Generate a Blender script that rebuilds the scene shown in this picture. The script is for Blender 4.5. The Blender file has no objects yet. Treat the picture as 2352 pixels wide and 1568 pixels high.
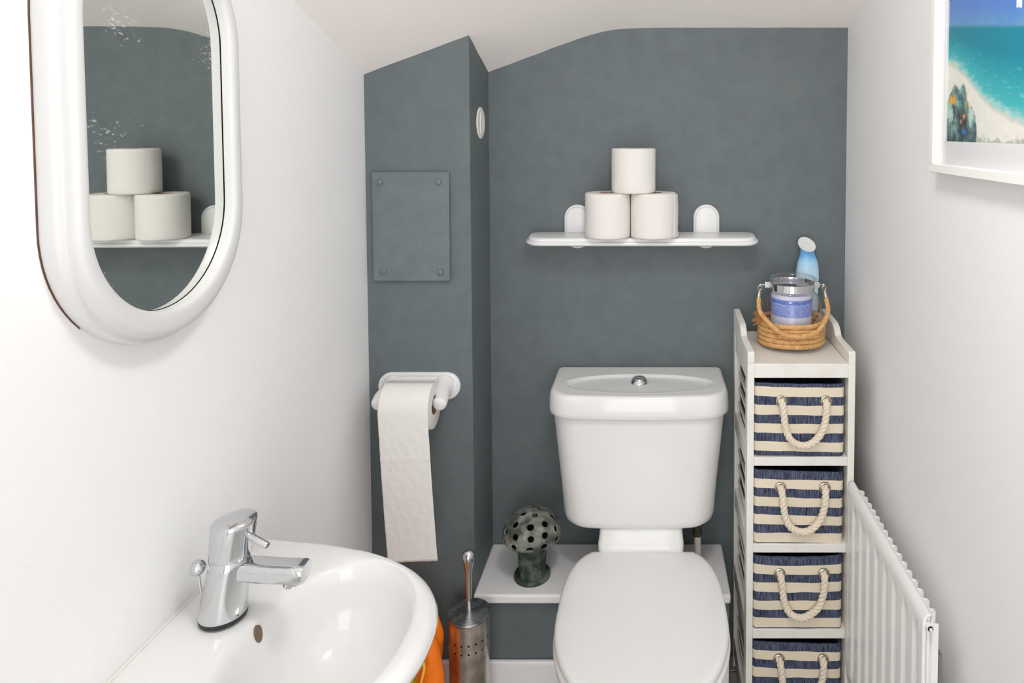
import bpy, bmesh, math, random
from mathutils import Vector, Matrix, noise

random.seed(7)
PI = math.pi
SC = bpy.context.scene
C = SC.collection

# ------------------------------------------------------------------ camera, world, exposure
cam_d = bpy.data.cameras.new('camera')
cam = bpy.data.objects.new('camera', cam_d)
C.objects.link(cam)
cam.location = (0, 0, 1.33)
cam.rotation_euler = (math.radians(87.5), 0, 0)
cam_d.sensor_width = 36
cam_d.lens = 24.06
cam_d.shift_x = -0.1331
cam_d.shift_y = -0.1766
cam_d.clip_start = 0.02
SC.camera = cam

w = bpy.data.worlds.new('world')
SC.world = w
w.use_nodes = True
bg = w.node_tree.nodes['Background']
bg.inputs['Color'].default_value = (1.0, 1.0, 1.0, 1)
bg.inputs['Strength'].default_value = 2.8

LAMP_STRENGTH = 34.0
SC.view_settings.view_transform = 'Standard'
SC.view_settings.look = 'None'
SC.view_settings.exposure = 0.28
SC.view_settings.gamma = 1
SC.view_settings.use_curve_mapping = False
SC.cycles.max_bounces = 20
SC.cycles.diffuse_bounces = 14
SC.cycles.glossy_bounces = 8
SC.cycles.transparent_max_bounces = 16

# ------------------------------------------------------------------ materials
def lin(c):
    return tuple(((x / 255) / 12.92 if x / 255 <= .04045 else ((x / 255 + .055) / 1.055) ** 2.4) for x in c) + (1,)

def mat(name, rgb, rough=.5, metal=0, spec=.5, coat=0, bump=None, var=None):
    """rgb in sRGB 0-255; bump=(scale,strength[,stretch]); var=(rgb2,scale,lo,hi)"""
    m = bpy.data.materials.new(name)
    m.use_nodes = True
    nt = m.node_tree
    b = nt.nodes['Principled BSDF']
    b.inputs['Base Color'].default_value = lin(rgb)
    b.inputs['Roughness'].default_value = rough
    b.inputs['Metallic'].default_value = metal
    b.inputs['Specular IOR Level'].default_value = spec
    b.inputs['Coat Weight'].default_value = coat
    b.inputs['Coat Roughness'].default_value = .05
    tc = nt.nodes.new('ShaderNodeTexCoord')
    if bump:
        n = nt.nodes.new('ShaderNodeTexNoise')
        n.inputs['Scale'].default_value = bump[0]
        n.inputs['Detail'].default_value = 4
        src = tc.outputs['Object']
        if len(bump) > 2:
            mp = nt.nodes.new('ShaderNodeMapping')
            mp.inputs['Scale'].default_value = bump[2]
            nt.links.new(src, mp.inputs['Vector'])
            src = mp.outputs['Vector']
        nt.links.new(src, n.inputs['Vector'])
        bp = nt.nodes.new('ShaderNodeBump')
        bp.inputs['Strength'].default_value = bump[1]
        bp.inputs['Distance'].default_value = .01
        nt.links.new(n.outputs['Fac'], bp.inputs['Height'])
        nt.links.new(bp.outputs['Normal'], b.inputs['Normal'])
    if var:
        n = nt.nodes.new('ShaderNodeTexNoise')
        n.inputs['Scale'].default_value = var[1]
        n.inputs['Detail'].default_value = 6
        nt.links.new(tc.outputs['Object'], n.inputs['Vector'])
        r = nt.nodes.new('ShaderNodeValToRGB')
        r.color_ramp.elements[0].position = var[2]
        r.color_ramp.elements[0].color = lin(rgb)
        r.color_ramp.elements[1].position = var[3]
        r.color_ramp.elements[1].color = lin(var[0])
        nt.links.new(n.outputs['Fac'], r.inputs['Fac'])
        nt.links.new(r.outputs['Color'], b.inputs['Base Color'])
    return m

M = {}
M['white_wall'] = mat('white_wall_paint', (234, 234, 234), .75, bump=(90, .06))
M['ceiling'] = mat('ceiling_paint', (245, 239, 234), .8, bump=(70, .08))
M['grey_wall'] = mat('grey_wall_paint', (94, 103, 106), .62, bump=(160, .12), var=((101, 110, 111), 26, .35, .7))
M['gloss_white'] = mat('white_gloss_paint', (240, 239, 240), .3, bump=(40, .03))
M['ceramic'] = mat('white_ceramic', (226, 226, 225), .08, spec=.6)
M['plastic'] = mat('white_plastic', (228, 228, 228), .22)
M['seat'] = mat('white_seat_plastic', (230, 230, 229), .16)
M['chrome'] = mat('chrome', (212, 213, 215), .06, 1)
M['steel'] = mat('brushed_steel', (222, 216, 206), .3, 1, var=((190, 184, 174), 45, .4, .65))
M['dull_steel'] = mat('dull_steel_lid', (150, 150, 150), .34, 1, var=((205, 205, 205), 60, .45, .6))
M['rubber'] = mat('black_rubber', (30, 32, 34), .5)
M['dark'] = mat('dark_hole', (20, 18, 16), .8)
M['frame_white'] = mat('mirror_frame_white', (208, 208, 207), .35)
M['paper'] = mat('tissue_paper', (226, 223, 218), .95, spec=.1, bump=(260, .15))
M['paper_sheet'] = mat('tissue_sheet', (230, 227, 224), .95, spec=.1, bump=(110, .10, (1, 1, 2.5)))
M['cardboard'] = mat('cardboard', (178, 140, 108), .9)
M['grey_paint'] = mat('grey_panel_paint', (99, 108, 111), .45, bump=(120, .12), var=((108, 117, 119), 30, .35, .7))
M['vent'] = mat('cream_plastic', (231, 228, 220), .45)
M['bronze'] = mat('verdigris_cast', (72, 77, 70), .75, spec=.3, bump=(90, .5), var=((150, 153, 142), 34, .38, .68))
M['bronze_dark'] = mat('verdigris_cast_dark', (54, 66, 60), .7, spec=.3, bump=(90, .5), var=((108, 118, 106), 40, .45, .72))
M['orange'] = mat('orange_fabric', (255, 128, 18), .55, bump=(60, .1))
M['olive'] = mat('olive_fabric', (178, 160, 10), .6)
M['yellow'] = mat('yellow_cord', (252, 196, 70), .6)
M['cabinet'] = mat('white_painted_wood', (228, 226, 220), .5, bump=(50, .08), var=((220, 217, 210), 18, .5, .75))
M['rope_cotton'] = mat('cotton_rope', (226, 215, 196), .95, spec=.1, bump=(400, .3))
M['rope_jute'] = mat('jute_rope', (212, 164, 106), .95, spec=.1, bump=(500, .5), var=((232, 188, 134), 90, .35, .65))
M['jute_dark'] = mat('jute_frayed', (168, 120, 78), .95, spec=.1)
M['eyelet'] = mat('eyelet_metal', (190, 182, 172), .28, 1)
M['radiator'] = mat('radiator_enamel', (232, 232, 231), .32)
M['rad_dark'] = mat('radiator_back', (120, 120, 118), .5)
M['wax'] = mat('lilac_wax', (222, 222, 240), .5, var=((206, 208, 234), 30, .4, .7))
M['blue'] = mat('blue_bottle', (112, 178, 226), .3)
M['mat_board'] = mat('picture_mount', (236, 236, 238), .8)
M['pic_frame'] = mat('picture_frame_white', (240, 238, 234), .4)
M['corroded'] = mat('corroded_brass', (92, 86, 66), .7, .3, bump=(200, .6), var=((60, 66, 50), 70, .4, .6))
M['pipe'] = mat('painted_pipe', (228, 224, 216), .4)
M['tile'] = mat('grey_brown_tile', (160, 152, 145), .35, var=((138, 130, 124), 14, .35, .7))
M['grout'] = mat('grout', (70, 66, 62), .9)
M['red'] = mat('red_dot', (200, 20, 30), .3)
M['blue_dot'] = mat('blue_dot', (30, 50, 190), .3)
M['overflow'] = mat('overflow_dark', (112, 92, 74), .6)
M['sealant'] = mat('sealant', (226, 223, 218), .6)
M['door'] = mat('door_paint', (236, 234, 230), .5)

def canvas_mats():
    a = mat('cream_canvas', (222, 211, 190), .95, spec=.1, bump=(300, .15))
    m = mat('navy_ribbed_canvas', (58, 64, 92), .9, spec=.15)
    nt = m.node_tree
    b = nt.nodes['Principled BSDF']
    tc = nt.nodes.new('ShaderNodeTexCoord')
    mp = nt.nodes.new('ShaderNodeMapping')
    mp.inputs['Scale'].default_value = (1, 1, .06)
    n = nt.nodes.new('ShaderNodeTexNoise')
    n.inputs['Scale'].default_value = 620
    n.inputs['Detail'].default_value = 2
    nt.links.new(tc.outputs['Object'], mp.inputs['Vector'])
    nt.links.new(mp.outputs['Vector'], n.inputs['Vector'])
    r = nt.nodes.new('ShaderNodeValToRGB')
    e = r.color_ramp.elements
    e[0].position, e[0].color = .34, lin((38, 42, 62))
    e[1].position, e[1].color = .74, lin((104, 112, 134))
    nt.links.new(n.outputs['Fac'], r.inputs['Fac'])
    nt.links.new(r.outputs['Color'], b.inputs['Base Color'])
    bp = nt.nodes.new('ShaderNodeBump')
    bp.inputs['Strength'].default_value = .4
    bp.inputs['Distance'].default_value = .004
    nt.links.new(n.outputs['Fac'], bp.inputs['Height'])
    nt.links.new(bp.outputs['Normal'], b.inputs['Normal'])
    return a, m
M['cream'], M['navy'] = canvas_mats()

def thin_glass(name, tint=.97, base=.05, edge=.75, power=2.0):
    m = bpy.data.materials.new(name)
    m.use_nodes = True
    nt = m.node_tree
    nt.nodes.remove(nt.nodes['Principled BSDF'])
    out = nt.nodes['Material Output']
    t = nt.nodes.new('ShaderNodeBsdfTransparent')
    t.inputs['Color'].default_value = (tint, tint, tint, 1)
    g = nt.nodes.new('ShaderNodeBsdfGlossy')
    g.inputs['Roughness'].default_value = .03
    fc = nt.nodes.new('ShaderNodeLayerWeight')
    fc.inputs['Blend'].default_value = .5
    pw = nt.nodes.new('ShaderNodeMath')
    pw.operation = 'POWER'
    pw.inputs[1].default_value = power
    nt.links.new(fc.outputs['Facing'], pw.inputs[0])
    lw = nt.nodes.new('ShaderNodeMath')
    lw.operation = 'MULTIPLY_ADD'
    lw.inputs[1].default_value = edge
    lw.inputs[2].default_value = base
    nt.links.new(pw.outputs[0], lw.inputs[0])
    mx = nt.nodes.new('ShaderNodeMixShader')
    nt.links.new(lw.outputs[0], mx.inputs['Fac'])
    nt.links.new(t.outputs[0], mx.inputs[1])
    nt.links.new(g.outputs[0], mx.inputs[2])
    nt.links.new(mx.outputs[0], out.inputs['Surface'])
    return m
M['glass'] = thin_glass('clear_glass', .95)
M['pic_glass'] = thin_glass('picture_glass', .99, .03, .9, 5.0)

def mirror_mat():
    m = bpy.data.materials.new('mirror_silver')
    m.use_nodes = True
    nt = m.node_tree
    b = nt.nodes['Principled BSDF']
    b.inputs['Metallic'].default_value = 1
    b.inputs['Roughness'].default_value = .015
    b.inputs['Base Color'].default_value = (.86, .885, .85, 1)
    out = nt.nodes['Material Output']
    tc = nt.nodes.new('ShaderNodeTexCoord')
    mp = nt.nodes.new('ShaderNodeMapping')
    mp.inputs['Scale'].default_value = (1, 1.0, 2.4)
    n = nt.nodes.new('ShaderNodeTexNoise')
    n.inputs['Scale'].default_value = 150
    n.inputs['Detail'].default_value = 3
    n2 = nt.nodes.new('ShaderNodeTexNoise')
    n2.inputs['Scale'].default_value = 13
    nt.links.new(tc.outputs['Object'], mp.inputs['Vector'])
    nt.links.new(mp.outputs['Vector'], n.inputs['Vector'])
    nt.links.new(tc.outputs['Object'], n2.inputs['Vector'])
    mu = nt.nodes.new('ShaderNodeMath')
    mu.operation = 'MULTIPLY'
    nt.links.new(n.outputs['Fac'], mu.inputs[0])
    nt.links.new(n2.outputs['Fac'], mu.inputs[1])
    r = nt.nodes.new('ShaderNodeValToRGB')
    e = r.color_ramp.elements
    e[0].position, e[0].color = .362, (0, 0, 0, 1)
    e[1].position, e[1].color = .46, (.45, .45, .45, 1)
    nt.links.new(mu.outputs[0], r.inputs['Fac'])
    d = nt.nodes.new('ShaderNodeBsdfDiffuse')
    d.inputs['Color'].default_value = (.7, .7, .7, 1)
    mx = nt.nodes.new('ShaderNodeMixShader')
    nt.links.new(r.outputs['Color'], mx.inputs['Fac'])
    nt.links.new(b.outputs[0], mx.inputs[1])
    nt.links.new(d.outputs[0], mx.inputs[2])
    nt.links.new(mx.outputs[0], out.inputs['Surface'])
    return m
M['mirror'] = mirror_mat()

def emit(name, rgb, s):
    m = bpy.data.materials.new(name)
    m.use_nodes = True
    nt = m.node_tree
    nt.nodes.remove(nt.nodes['Principled BSDF'])
    e = nt.nodes.new('ShaderNodeEmission')
    e.inputs['Color'].default_value = rgb + (1,)
    e.inputs['Strength'].default_value = s
    nt.links.new(e.outputs[0], nt.nodes['Material Output'].inputs['Surface'])
    return m
M['lamp'] = emit('lamp_diffuser', (1.0, .995, .98), LAMP_STRENGTH)

def attr_mat(name, rough):
    m = mat(name, (255, 255, 255), rough)
    a = m.node_tree.nodes.new('ShaderNodeAttribute')
    a.attribute_name = 'print'
    m.node_tree.links.new(a.outputs['Color'], m.node_tree.nodes['Principled BSDF'].inputs['Base Color'])
    return m
M['print'] = attr_mat('beach_print', .7)
M['label_print'] = attr_mat('candle_label_print', .5)

# ------------------------------------------------------------------ helpers
ORIG = {}

def empty(name, loc, label, cat, group=None):
    o = bpy.data.objects.new(name, None)
    o.empty_display_size = .02
    C.objects.link(o)
    o.location = loc
    ORIG[o.name] = Vector(loc)
    tag(o, label, cat, group)
    return o

def tag(o, label=None, cat=None, group=None, kind=None):
    if label: o['label'] = label
    if cat: o['category'] = cat
    if group: o['group'] = group
    if kind: o['kind'] = kind
    return o

def root_of(o):
    while o.parent:
        o = o.parent
    return o

def obj(name, bm, m, parent=None, smooth=True, bevel=0, seg=2, label=None, angle=40, recalc=True):
    if recalc:
        bmesh.ops.recalc_face_normals(bm, faces=bm.faces)
    me = bpy.data.meshes.new(name)
    bm.to_mesh(me)
    bm.free()
    for mm in (m if isinstance(m, (list, tuple)) else [m]):
        me.materials.append(mm)
    o = bpy.data.objects.new(name, me)
    C.objects.link(o)
    if parent:
        r = root_of(parent)
        me.transform(Matrix.Translation(-ORIG.get(r.name, Vector())))
        o.parent = parent
    if smooth:
        me.polygons.foreach_set('use_smooth', [True] * len(me.polygons))
        me.set_sharp_from_angle(angle=math.radians(angle))
    if bevel:
        b = o.modifiers.new('bevel', 'BEVEL')
        b.width = bevel
        b.segments = seg
        b.limit_method = 'ANGLE'
        b.angle_limit = math.radians(35)
        b.harden_normals = False
    if label:
        o['label'] = label
    return o

def sharp_rims(o):
    """keep the shading crisp at open edges (cut-outs)"""
    me = o.data
    use = {}
    for p in me.polygons:
        for e in p.edge_keys: use[e] = use.get(e, 0) + 1
    for e in me.edges:
        if use.get(tuple(sorted(e.vertices)), 0) == 1: e.use_edge_sharp = True

def single(name, bm, m, label, cat, group=None, origin=None, **k):
    o = obj(name, bm, m, None, **k)
    if origin:
        o.data.transform(Matrix.Translation(-Vector(origin)))
        o.location = origin
    ORIG[o.name] = Vector(origin) if origin else Vector()
    return tag(o, label, cat, group)

def struct(name, bm, m, parent=None, **k):
    o = obj(name, bm, m, parent, **k)
    if not parent:
        o['kind'] = 'structure'
    return o

def B():
    return bmesh.new()

def box(bm, x0, x1, y0, y1, z0, z1):
    v = [bm.verts.new(p) for p in ((x0, y0, z0), (x1, y0, z0), (x1, y1, z0), (x0, y1, z0),
                                   (x0, y0, z1), (x1, y0, z1), (x1, y1, z1), (x0, y1, z1))]
    for f in ((0, 3, 2, 1), (4, 5, 6, 7), (0, 1, 5, 4), (1, 2, 6, 5), (2, 3, 7, 6), (3, 0, 4, 7)):
        bm.faces.new([v[i] for i in f])
    return bm

def loft(bm, rings, closed=True, cap0=True, cap1=True, mi=0):
    vs = [[bm.verts.new(p) for p in r] for r in rings]
    n = len(vs[0])
    for a, b in zip(vs, vs[1:]):
        for i in range(n if closed else n - 1):
            j = (i + 1) % n
            f = bm.faces.new((a[i], a[j], b[j], b[i]))
            f.material_index = mi
    if closed and cap0: bm.faces.new(list(reversed(vs[0]))).material_index = mi
    if closed and cap1: bm.faces.new(vs[-1]).material_index = mi
    return vs

def lathe(bm, prof, c=(0, 0), n=48, sx=1, sy=1, cap0=False, cap1=False, axis='Z', z0=0, mi=0):
    rings = []
    for r, z in prof:
        ring = []
        for i in range(n):
            a = 2 * PI * i / n
            p = (r * math.cos(a) * sx, r * math.sin(a) * sy, z)
            ring.append((c[0] + p[0], c[1] + p[1], p[2] + z0))
        rings.append(ring)
    loft(bm, rings, True, cap0, cap1, mi)
    return bm

def xform(bm, mtx):
    bmesh.ops.transform(bm, matrix=mtx, verts=bm.verts)
    return bm

def frames(pts, closed=False):
    pts = [Vector(p) for p in pts]
    n = len(pts)
    T = []
    for i in range(n):
        if closed:
            t = pts[(i + 1) % n] - pts[i - 1]
        else:
            t = pts[min(i + 1, n - 1)] - pts[max(i - 1, 0)]
        T.append(t.normalized())
    up = Vector((0, 0, 1))
    if abs(T[0].dot(up)) > .9: up = Vector((0, 1, 0))
    N = [(up - T[0] * up.dot(T[0])).normalized()]
    for i in range(1, n):
        v = N[-1] - T[i] * N[-1].dot(T[i])
        N.append(v.normalized())
    return pts, T, N

def tube(bm, pts, r, n=10, closed=False, caps=True, mi=0):
    pts, T, N = frames(pts, closed)
    rr = r if isinstance(r, (list, tuple)) else [r] * len(pts)
    rings = []
    for p, t, nn, q in zip(pts, T, N, rr):
        b = t.cross(nn)
        rings.append([p + nn * (q * math.cos(2 * PI * i / n)) + b * (q * math.sin(2 * PI * i / n)) for i in range(n)])
    if closed:
        rings.append(rings[0])
        vs = loft(bm, rings, True, False, False, mi)
        bmesh.ops.remove_doubles(bm, verts=vs[0] + vs[-1], dist=1e-6)
    else:
        loft(bm, rings, True, caps, caps, mi)
    return bm

def resample(pts, step):
    pts = [Vector(p) for p in pts]
    out = [pts[0]]
    acc = 0
    for a, b in zip(pts, pts[1:]):
        L = (b - a).length
        if L == 0: continue
        d = step - acc
        while d <= L:
            out.append(a.lerp(b, d / L))
            d += step
        acc = L - (d - step)
    if (out[-1] - pts[-1]).length > step * .3: out.append(pts[-1])
    return out

def catmull(P, n=12, closed=False):
    P = [Vector(p) for p in P]
    out = []
    m = len(P)
    rng = range(m if closed else m - 1)
    for i in rng:
        p0 = P[(i - 1) % m] if closed or i > 0 else P[0] * 2 - P[1]
        p1, p2 = P[i], P[(i + 1) % m]
        p3 = P[(i + 2) % m] if closed or i + 2 < m else P[-1] * 2 - P[-2]
        for k in range(n):
            t = k / n
            out.append(.5 * ((2 * p1) + (p2 - p0) * t + (2 * p0 - 5 * p1 + 4 * p2 - p3) * t * t + (3 * p1 - p0 - 3 * p2 + p3) * t ** 3))
    if not closed: out.append(P[-1])
    return out

def rope(bm, pts, R, pitch, strands=3, step=.002, n=6):
    pts = resample(pts, step)
    pts, T, N = frames(pts)
    rs = R * .56
    ro = R * .5
    for s in range(strands):
        path = []
        for i, (p, t, nn) in enumerate(zip(pts, T, N)):
            a = 2 * PI * (i * step / pitch + s / strands)
            b = t.cross(nn)
            path.append(p + nn * (ro * math.cos(a)) + b * (ro * math.sin(a)))
        tube(bm, path, rs, n)
    return bm

def stadium(cy, z0, z1, r, n=24):
    """closed outline in (y,z), vertical stadium"""
    P = []
    for i in range(n + 1):
        a = -PI + PI * i / n
        P.append((cy + r * math.cos(a), z0 + r * math.sin(a)))
    for i in range(n + 1):
        a = PI * i / n
        P.append((cy + r * math.cos(a), z1 + r * math.sin(a)))
    return P

def rounded_rect(x0, x1, y0, y1, r, n=6):
    rr = r if isinstance(r, (list, tuple)) else (r,) * 4     # order: x0y0, x1y0, x1y1, x0y1
    P = []
    for (cx, cy, a0, q) in ((x0, y0, PI, rr[0]), (x1, y0, 1.5 * PI, rr[1]), (x1, y1, 0, rr[2]), (x0, y1, .5 * PI, rr[3])):
        sx = 1 if cx == x0 else -1
        sy = 1 if cy == y0 else -1
        for i in range(n + 1):
            a = a0 + .5 * PI * i / n
            P.append((cx + sx * q + q * math.cos(a), cy + sy * q + q * math.sin(a)))
    return P

# ------------------------------------------------------------------ room shell
XL, XR, YB, YF = -.621, .4865, 1.68, -.75     # left wall, right wall, back wall, wall behind the camera
BX, BY = -.391, 1.50                            # pipe boxing: right side, front face

def cz(x, y):
    t = -(x + .10) / .03
    sp = .03 * (math.log(1 + math.exp(t)) if t < 30 else t)
    z = 1.5805 + .36 * (1.68 - y) - .37 * sp
    return min(z, 2.25)

def grid_wall(name, a, b, thick, m, top=.02, n=30, z0=-.05):
    """vertical wall from a(x,y) to b(x,y); thick = offset vector; top follows the ceiling"""
    bm = B()
    rings = []
    for i in range(n + 1):
        t = i / n
        x, y = a[0] + (b[0] - a[0]) * t, a[1] + (b[1] - a[1]) * t
        z = cz(x, y) + top
        z2 = cz(min(max(x + thick[0], XL), XR), min(y + thick[1], YB)) + top
        z2 = max(z, z2)
        rings.append([(x, y, z0), (x, y, z), (x + thick[0], y + thick[1], z2), (x + thick[0], y + thick[1], z0)])
    loft(bm, rings)
    return struct(name, bm, m, smooth=False)

grid_wall('wall_back', (XL - .06, YB), (XR + .06, YB), (0, .06), M['grey_wall'], n=60)
grid_wall('wall_left', (XL, YF), (XL, YB), (-.06, 0), M['white_wall'])
grid_wall('wall_right', (XR, YF), (XR, YB), (.06, 0), M['white_wall'])

# pipe boxing in the left corner (front face + side face)
bm = B()
rings = []
n = 24
for i in range(n + 1):
    x = XL + (BX - XL) * i / n
    rings.append([(x, BY, 0), (x, BY, cz(x, BY) + .012), (x, YB, cz(x, YB) + .012), (x, YB, 0)])
loft(bm, rings)
pipe_boxing = struct('trim_1', bm, M['grey_wall'], smooth=False)

# ceiling (real thickness, sloping down to the back and to the left)
bm = B()
nx, ny = 70, 60
def cpt(i, j):
    x = XL - .07 + (XR - XL + .14) * i / nx
    y = YF - .07 + (YB - YF + .14) * j / ny
    w_ = noise.noise(Vector((x * 25, y * 25, 0))) * .0012
    return Vector((x, y, cz(max(x, XL - .1), min(y, YB + .07)) + w_))
vs = [[bm.verts.new(cpt(i, j)) for j in range(ny + 1)] for i in range(nx + 1)]
vt = [[bm.verts.new(cpt(i, j) + Vector((0, 0, .06))) for j in range(ny + 1)] for i in range(nx + 1)]
for i in range(nx):
    for j in range(ny):
        bm.faces.new((vs[i][j], vs[i][j + 1], vs[i + 1][j + 1], vs[i + 1][j]))
        bm.faces.new((vt[i][j], vt[i + 1][j], vt[i + 1][j + 1], vt[i][j + 1]))
for i in range(nx):
    bm.faces.new((vs[i][0], vs[i + 1][0], vt[i + 1][0], vt[i][0]))
    bm.faces.new((vs[i][ny], vt[i][ny], vt[i + 1][ny], vs[i + 1][ny]))
for j in range(ny):
    bm.faces.new((vs[0][j], vt[0][j], vt[0][j + 1], vs[0][j + 1]))
    bm.faces.new((vs[nx][j], vs[nx][j + 1], vt[nx][j + 1], vt[nx][j]))
struct('ceiling', bm, M['ceiling'], smooth=True, angle=60)

# wall behind the camera with an open doorway to the bright hall
bm = B()
DX0, DX1, DZ = -.42, .36, 1.98
box(bm, XL, DX0, YF - .06, YF, 0, 2.26)
box(bm, DX1, XR, YF - .06, YF, 0, 2.26)
box(bm, DX0, DX1, YF - .06, YF, DZ, 2.26)
struct('wall_front', bm, M['white_wall'], smooth=False)

# floor with small square tiles where it can be seen
bm = B()
box(bm, XL - .06, XR + .06, YF - .06, YB + .06, -.05, 0)
floor = struct('floor', bm, M['grout'], smooth=False)
P_ = .05
tb = B()
box(tb, -.0232, .0232, -.0232, .0232, -.004, .004)
tile_me = None
k = 0
for ix in range(int((XR - XL) / P_)):
    for iy in range(11):
        x, y = XL + .03 + P_ * ix, YB - .03 - P_ * iy
        if y > BY - .02 and x < .17: continue
        if tile_me is None:
            o = obj('tile', tb, M['tile'], floor, smooth=False, bevel=.0015, seg=1)
            tile_me = o.data
        else:
            o = o.copy()
            C.objects.link(o)
            o.parent = floor
        o.location = (x, y, .0)
bm = B()
box(bm, XL, XR, YF, YB - .03 - P_ * 10.5, 0, .004)
o = obj('front_flooring', bm, M['tile'], floor, smooth=False)

# low boxing behind the toilet with its painted ledge board, skirting boards
LX1 = .182
bm = B()
box(bm, BX, LX1, BY, YB, 0, .271)
struct('trim_2', bm, M['grey_wall'], smooth=False)
bm = B()
box(bm, BX - .001, LX1 + .003, 1.487, YB, .271, .292)
struct('trim_3', bm, M['gloss_white'], bevel=.005, seg=3)
bm = B()
box(bm, BX, LX1, BY - .013, BY, 0, .137)
struct('baseboard_back', bm, M['gloss_white'], bevel=.005)
bm = B()
box(bm, XL, BX, BY - .013, BY, 0, .137)
struct('baseboard_left', bm, M['gloss_white'], bevel=.005)

# ------------------------------------------------------------------ ceiling light (above the frame)
ly, lx = .60, .05
lz = cz(lx, ly)
cl = empty('ceiling_light', (lx, ly, lz), 'round frosted ceiling light on the sloping ceiling above the camera', 'ceiling light')
bm = B()
lathe(bm, [(.001, lz + .012), (.125, lz + .012), (.13, lz - .045), (.12, lz - .06), (.001, lz - .06)], (lx, ly))
obj('base', bm, M['plastic'], cl)
bm = B()
lathe(bm, [(.115, lz - .0605), (.112, lz - .075), (.09, lz - .09), (.05, lz - .099), (.001, lz - .1)], (lx, ly))
obj('diffuser', bm, M['lamp'], cl)

# ------------------------------------------------------------------ oval wall mirror
MY = .843
mr = empty('wall_mirror', (XL, MY, 1.07), 'white framed oval mirror with rounded ends on the left wall above the basin', 'mirror')
Z0, Z1 = 1.226, 1.448
def ring_yz(r, x):
    up = .0105 * max(0, min(1, (.146 - r) / .014))          # the opening sits a little higher than the outer outline
    cy = MY + .004 * max(0, min(1, (r - .140) / .012))
    return [(x + (MY + .158 - y) * .013, y, z) for (y, z) in stadium(cy, Z0 + up, Z1, r, 40)]
FT = .034
prof = [(.150, -.0045), (.1550, -.0030), (.1562, .004), (.1560, .0125), (.1545, .0165), (.1515, .0185), (.1490, .0195), (.1482, .0210), (.1478, .0255), (.1465, .0300), (.1440, .0328), (.1410, FT),
        (.134, FT), (.1300, FT - .0010), (.1280, FT - .0030), (.1268, FT - .006), (.1265, .0190)]
bm = B()
loft(bm, [ring_yz(r, XL + x) for r, x in prof], True, False, False)
obj('frame', bm, M['frame_white'], mr, angle=50)
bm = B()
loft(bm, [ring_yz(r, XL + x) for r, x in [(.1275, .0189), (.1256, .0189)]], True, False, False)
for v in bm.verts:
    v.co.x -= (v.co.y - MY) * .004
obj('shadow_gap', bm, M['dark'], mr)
bm = B()
loft(bm, [ring_yz(.1275, XL + .0120), ring_yz(.1275, XL + .0185)], True)
for v in bm.verts:
    v.co.x -= (v.co.y - MY) * .004     # the glass sits very slightly skewed in its frame
obj('mirror_glass', bm, M['mirror'], mr, smooth=False)
bm = B()
loft(bm, [ring_yz(.1515, XL - .0055), ring_yz(.1566, XL - .0055), ring_yz(.1566, XL - .0034), ring_yz(.1515, XL - .0034)], True, False, False)
obj('backing', bm, mat('mirror_backing', (104, 72, 58), .8), mr, smooth=False)

# ------------------------------------------------------------------ framed beach print on the right wall
PY0, PY1, PZ0, PZ1 = .72, 1.128, 1.262, 1.78
pf = empty('framed_picture', (XR, (PY0 + PY1) / 2, PZ0), 'white framed beach painting with white mount on the right wall', 'picture')
XF = XR - .024
def frame_bar(bm, y0, y1, z0, z1):
    box(bm, XF, XR - .001, y0, y1, z0, z1)
mw = .014
for nm, a in (('frame_bar', (PY0, PY1, PZ0, PZ0 + mw)), ('frame_bar', (PY0, PY1, PZ1 - mw, PZ1)),
              ('frame_bar', (PY1 - mw, PY1, PZ0 + mw, PZ1 - mw)), ('frame_bar', (PY0, PY0 + mw, PZ0 + mw, PZ1 - mw))):
    bm = B()
    frame_bar(bm, *a)
    obj(nm, bm, M['pic_frame'], pf, bevel=.0012)
XM = XR - .011
bm = B()
my0, my1, mz0, mz1 = PY0 + .05, PY1 - .028, 1.311, PZ1 - .05
for a in ((PY0 + mw, PY1 - mw, PZ0 + mw, mz0), (PY0 + mw, PY1 - mw, mz1, PZ1 - mw),
          (PY0 + mw, my0, mz0, mz1), (my1, PY1 - mw, mz0, mz1)):
    box(bm, XM, XM + .003, a[0], a[1], a[2], a[3])
obj('mount', bm, M['mat_board'], pf, smooth=False)
bm = B()
e_ = .002
for a in ((my0, my1, mz0, mz0 + e_), (my0, my1, mz1 - e_, mz1), (my0, my0 + e_, mz0, mz1), (my1 - e_, my1, mz0, mz1)):
    box(bm, XM + .001, XM + .004, *a)
obj('mount_bevel', bm, M['pic_frame'], pf, smooth=False)

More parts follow.
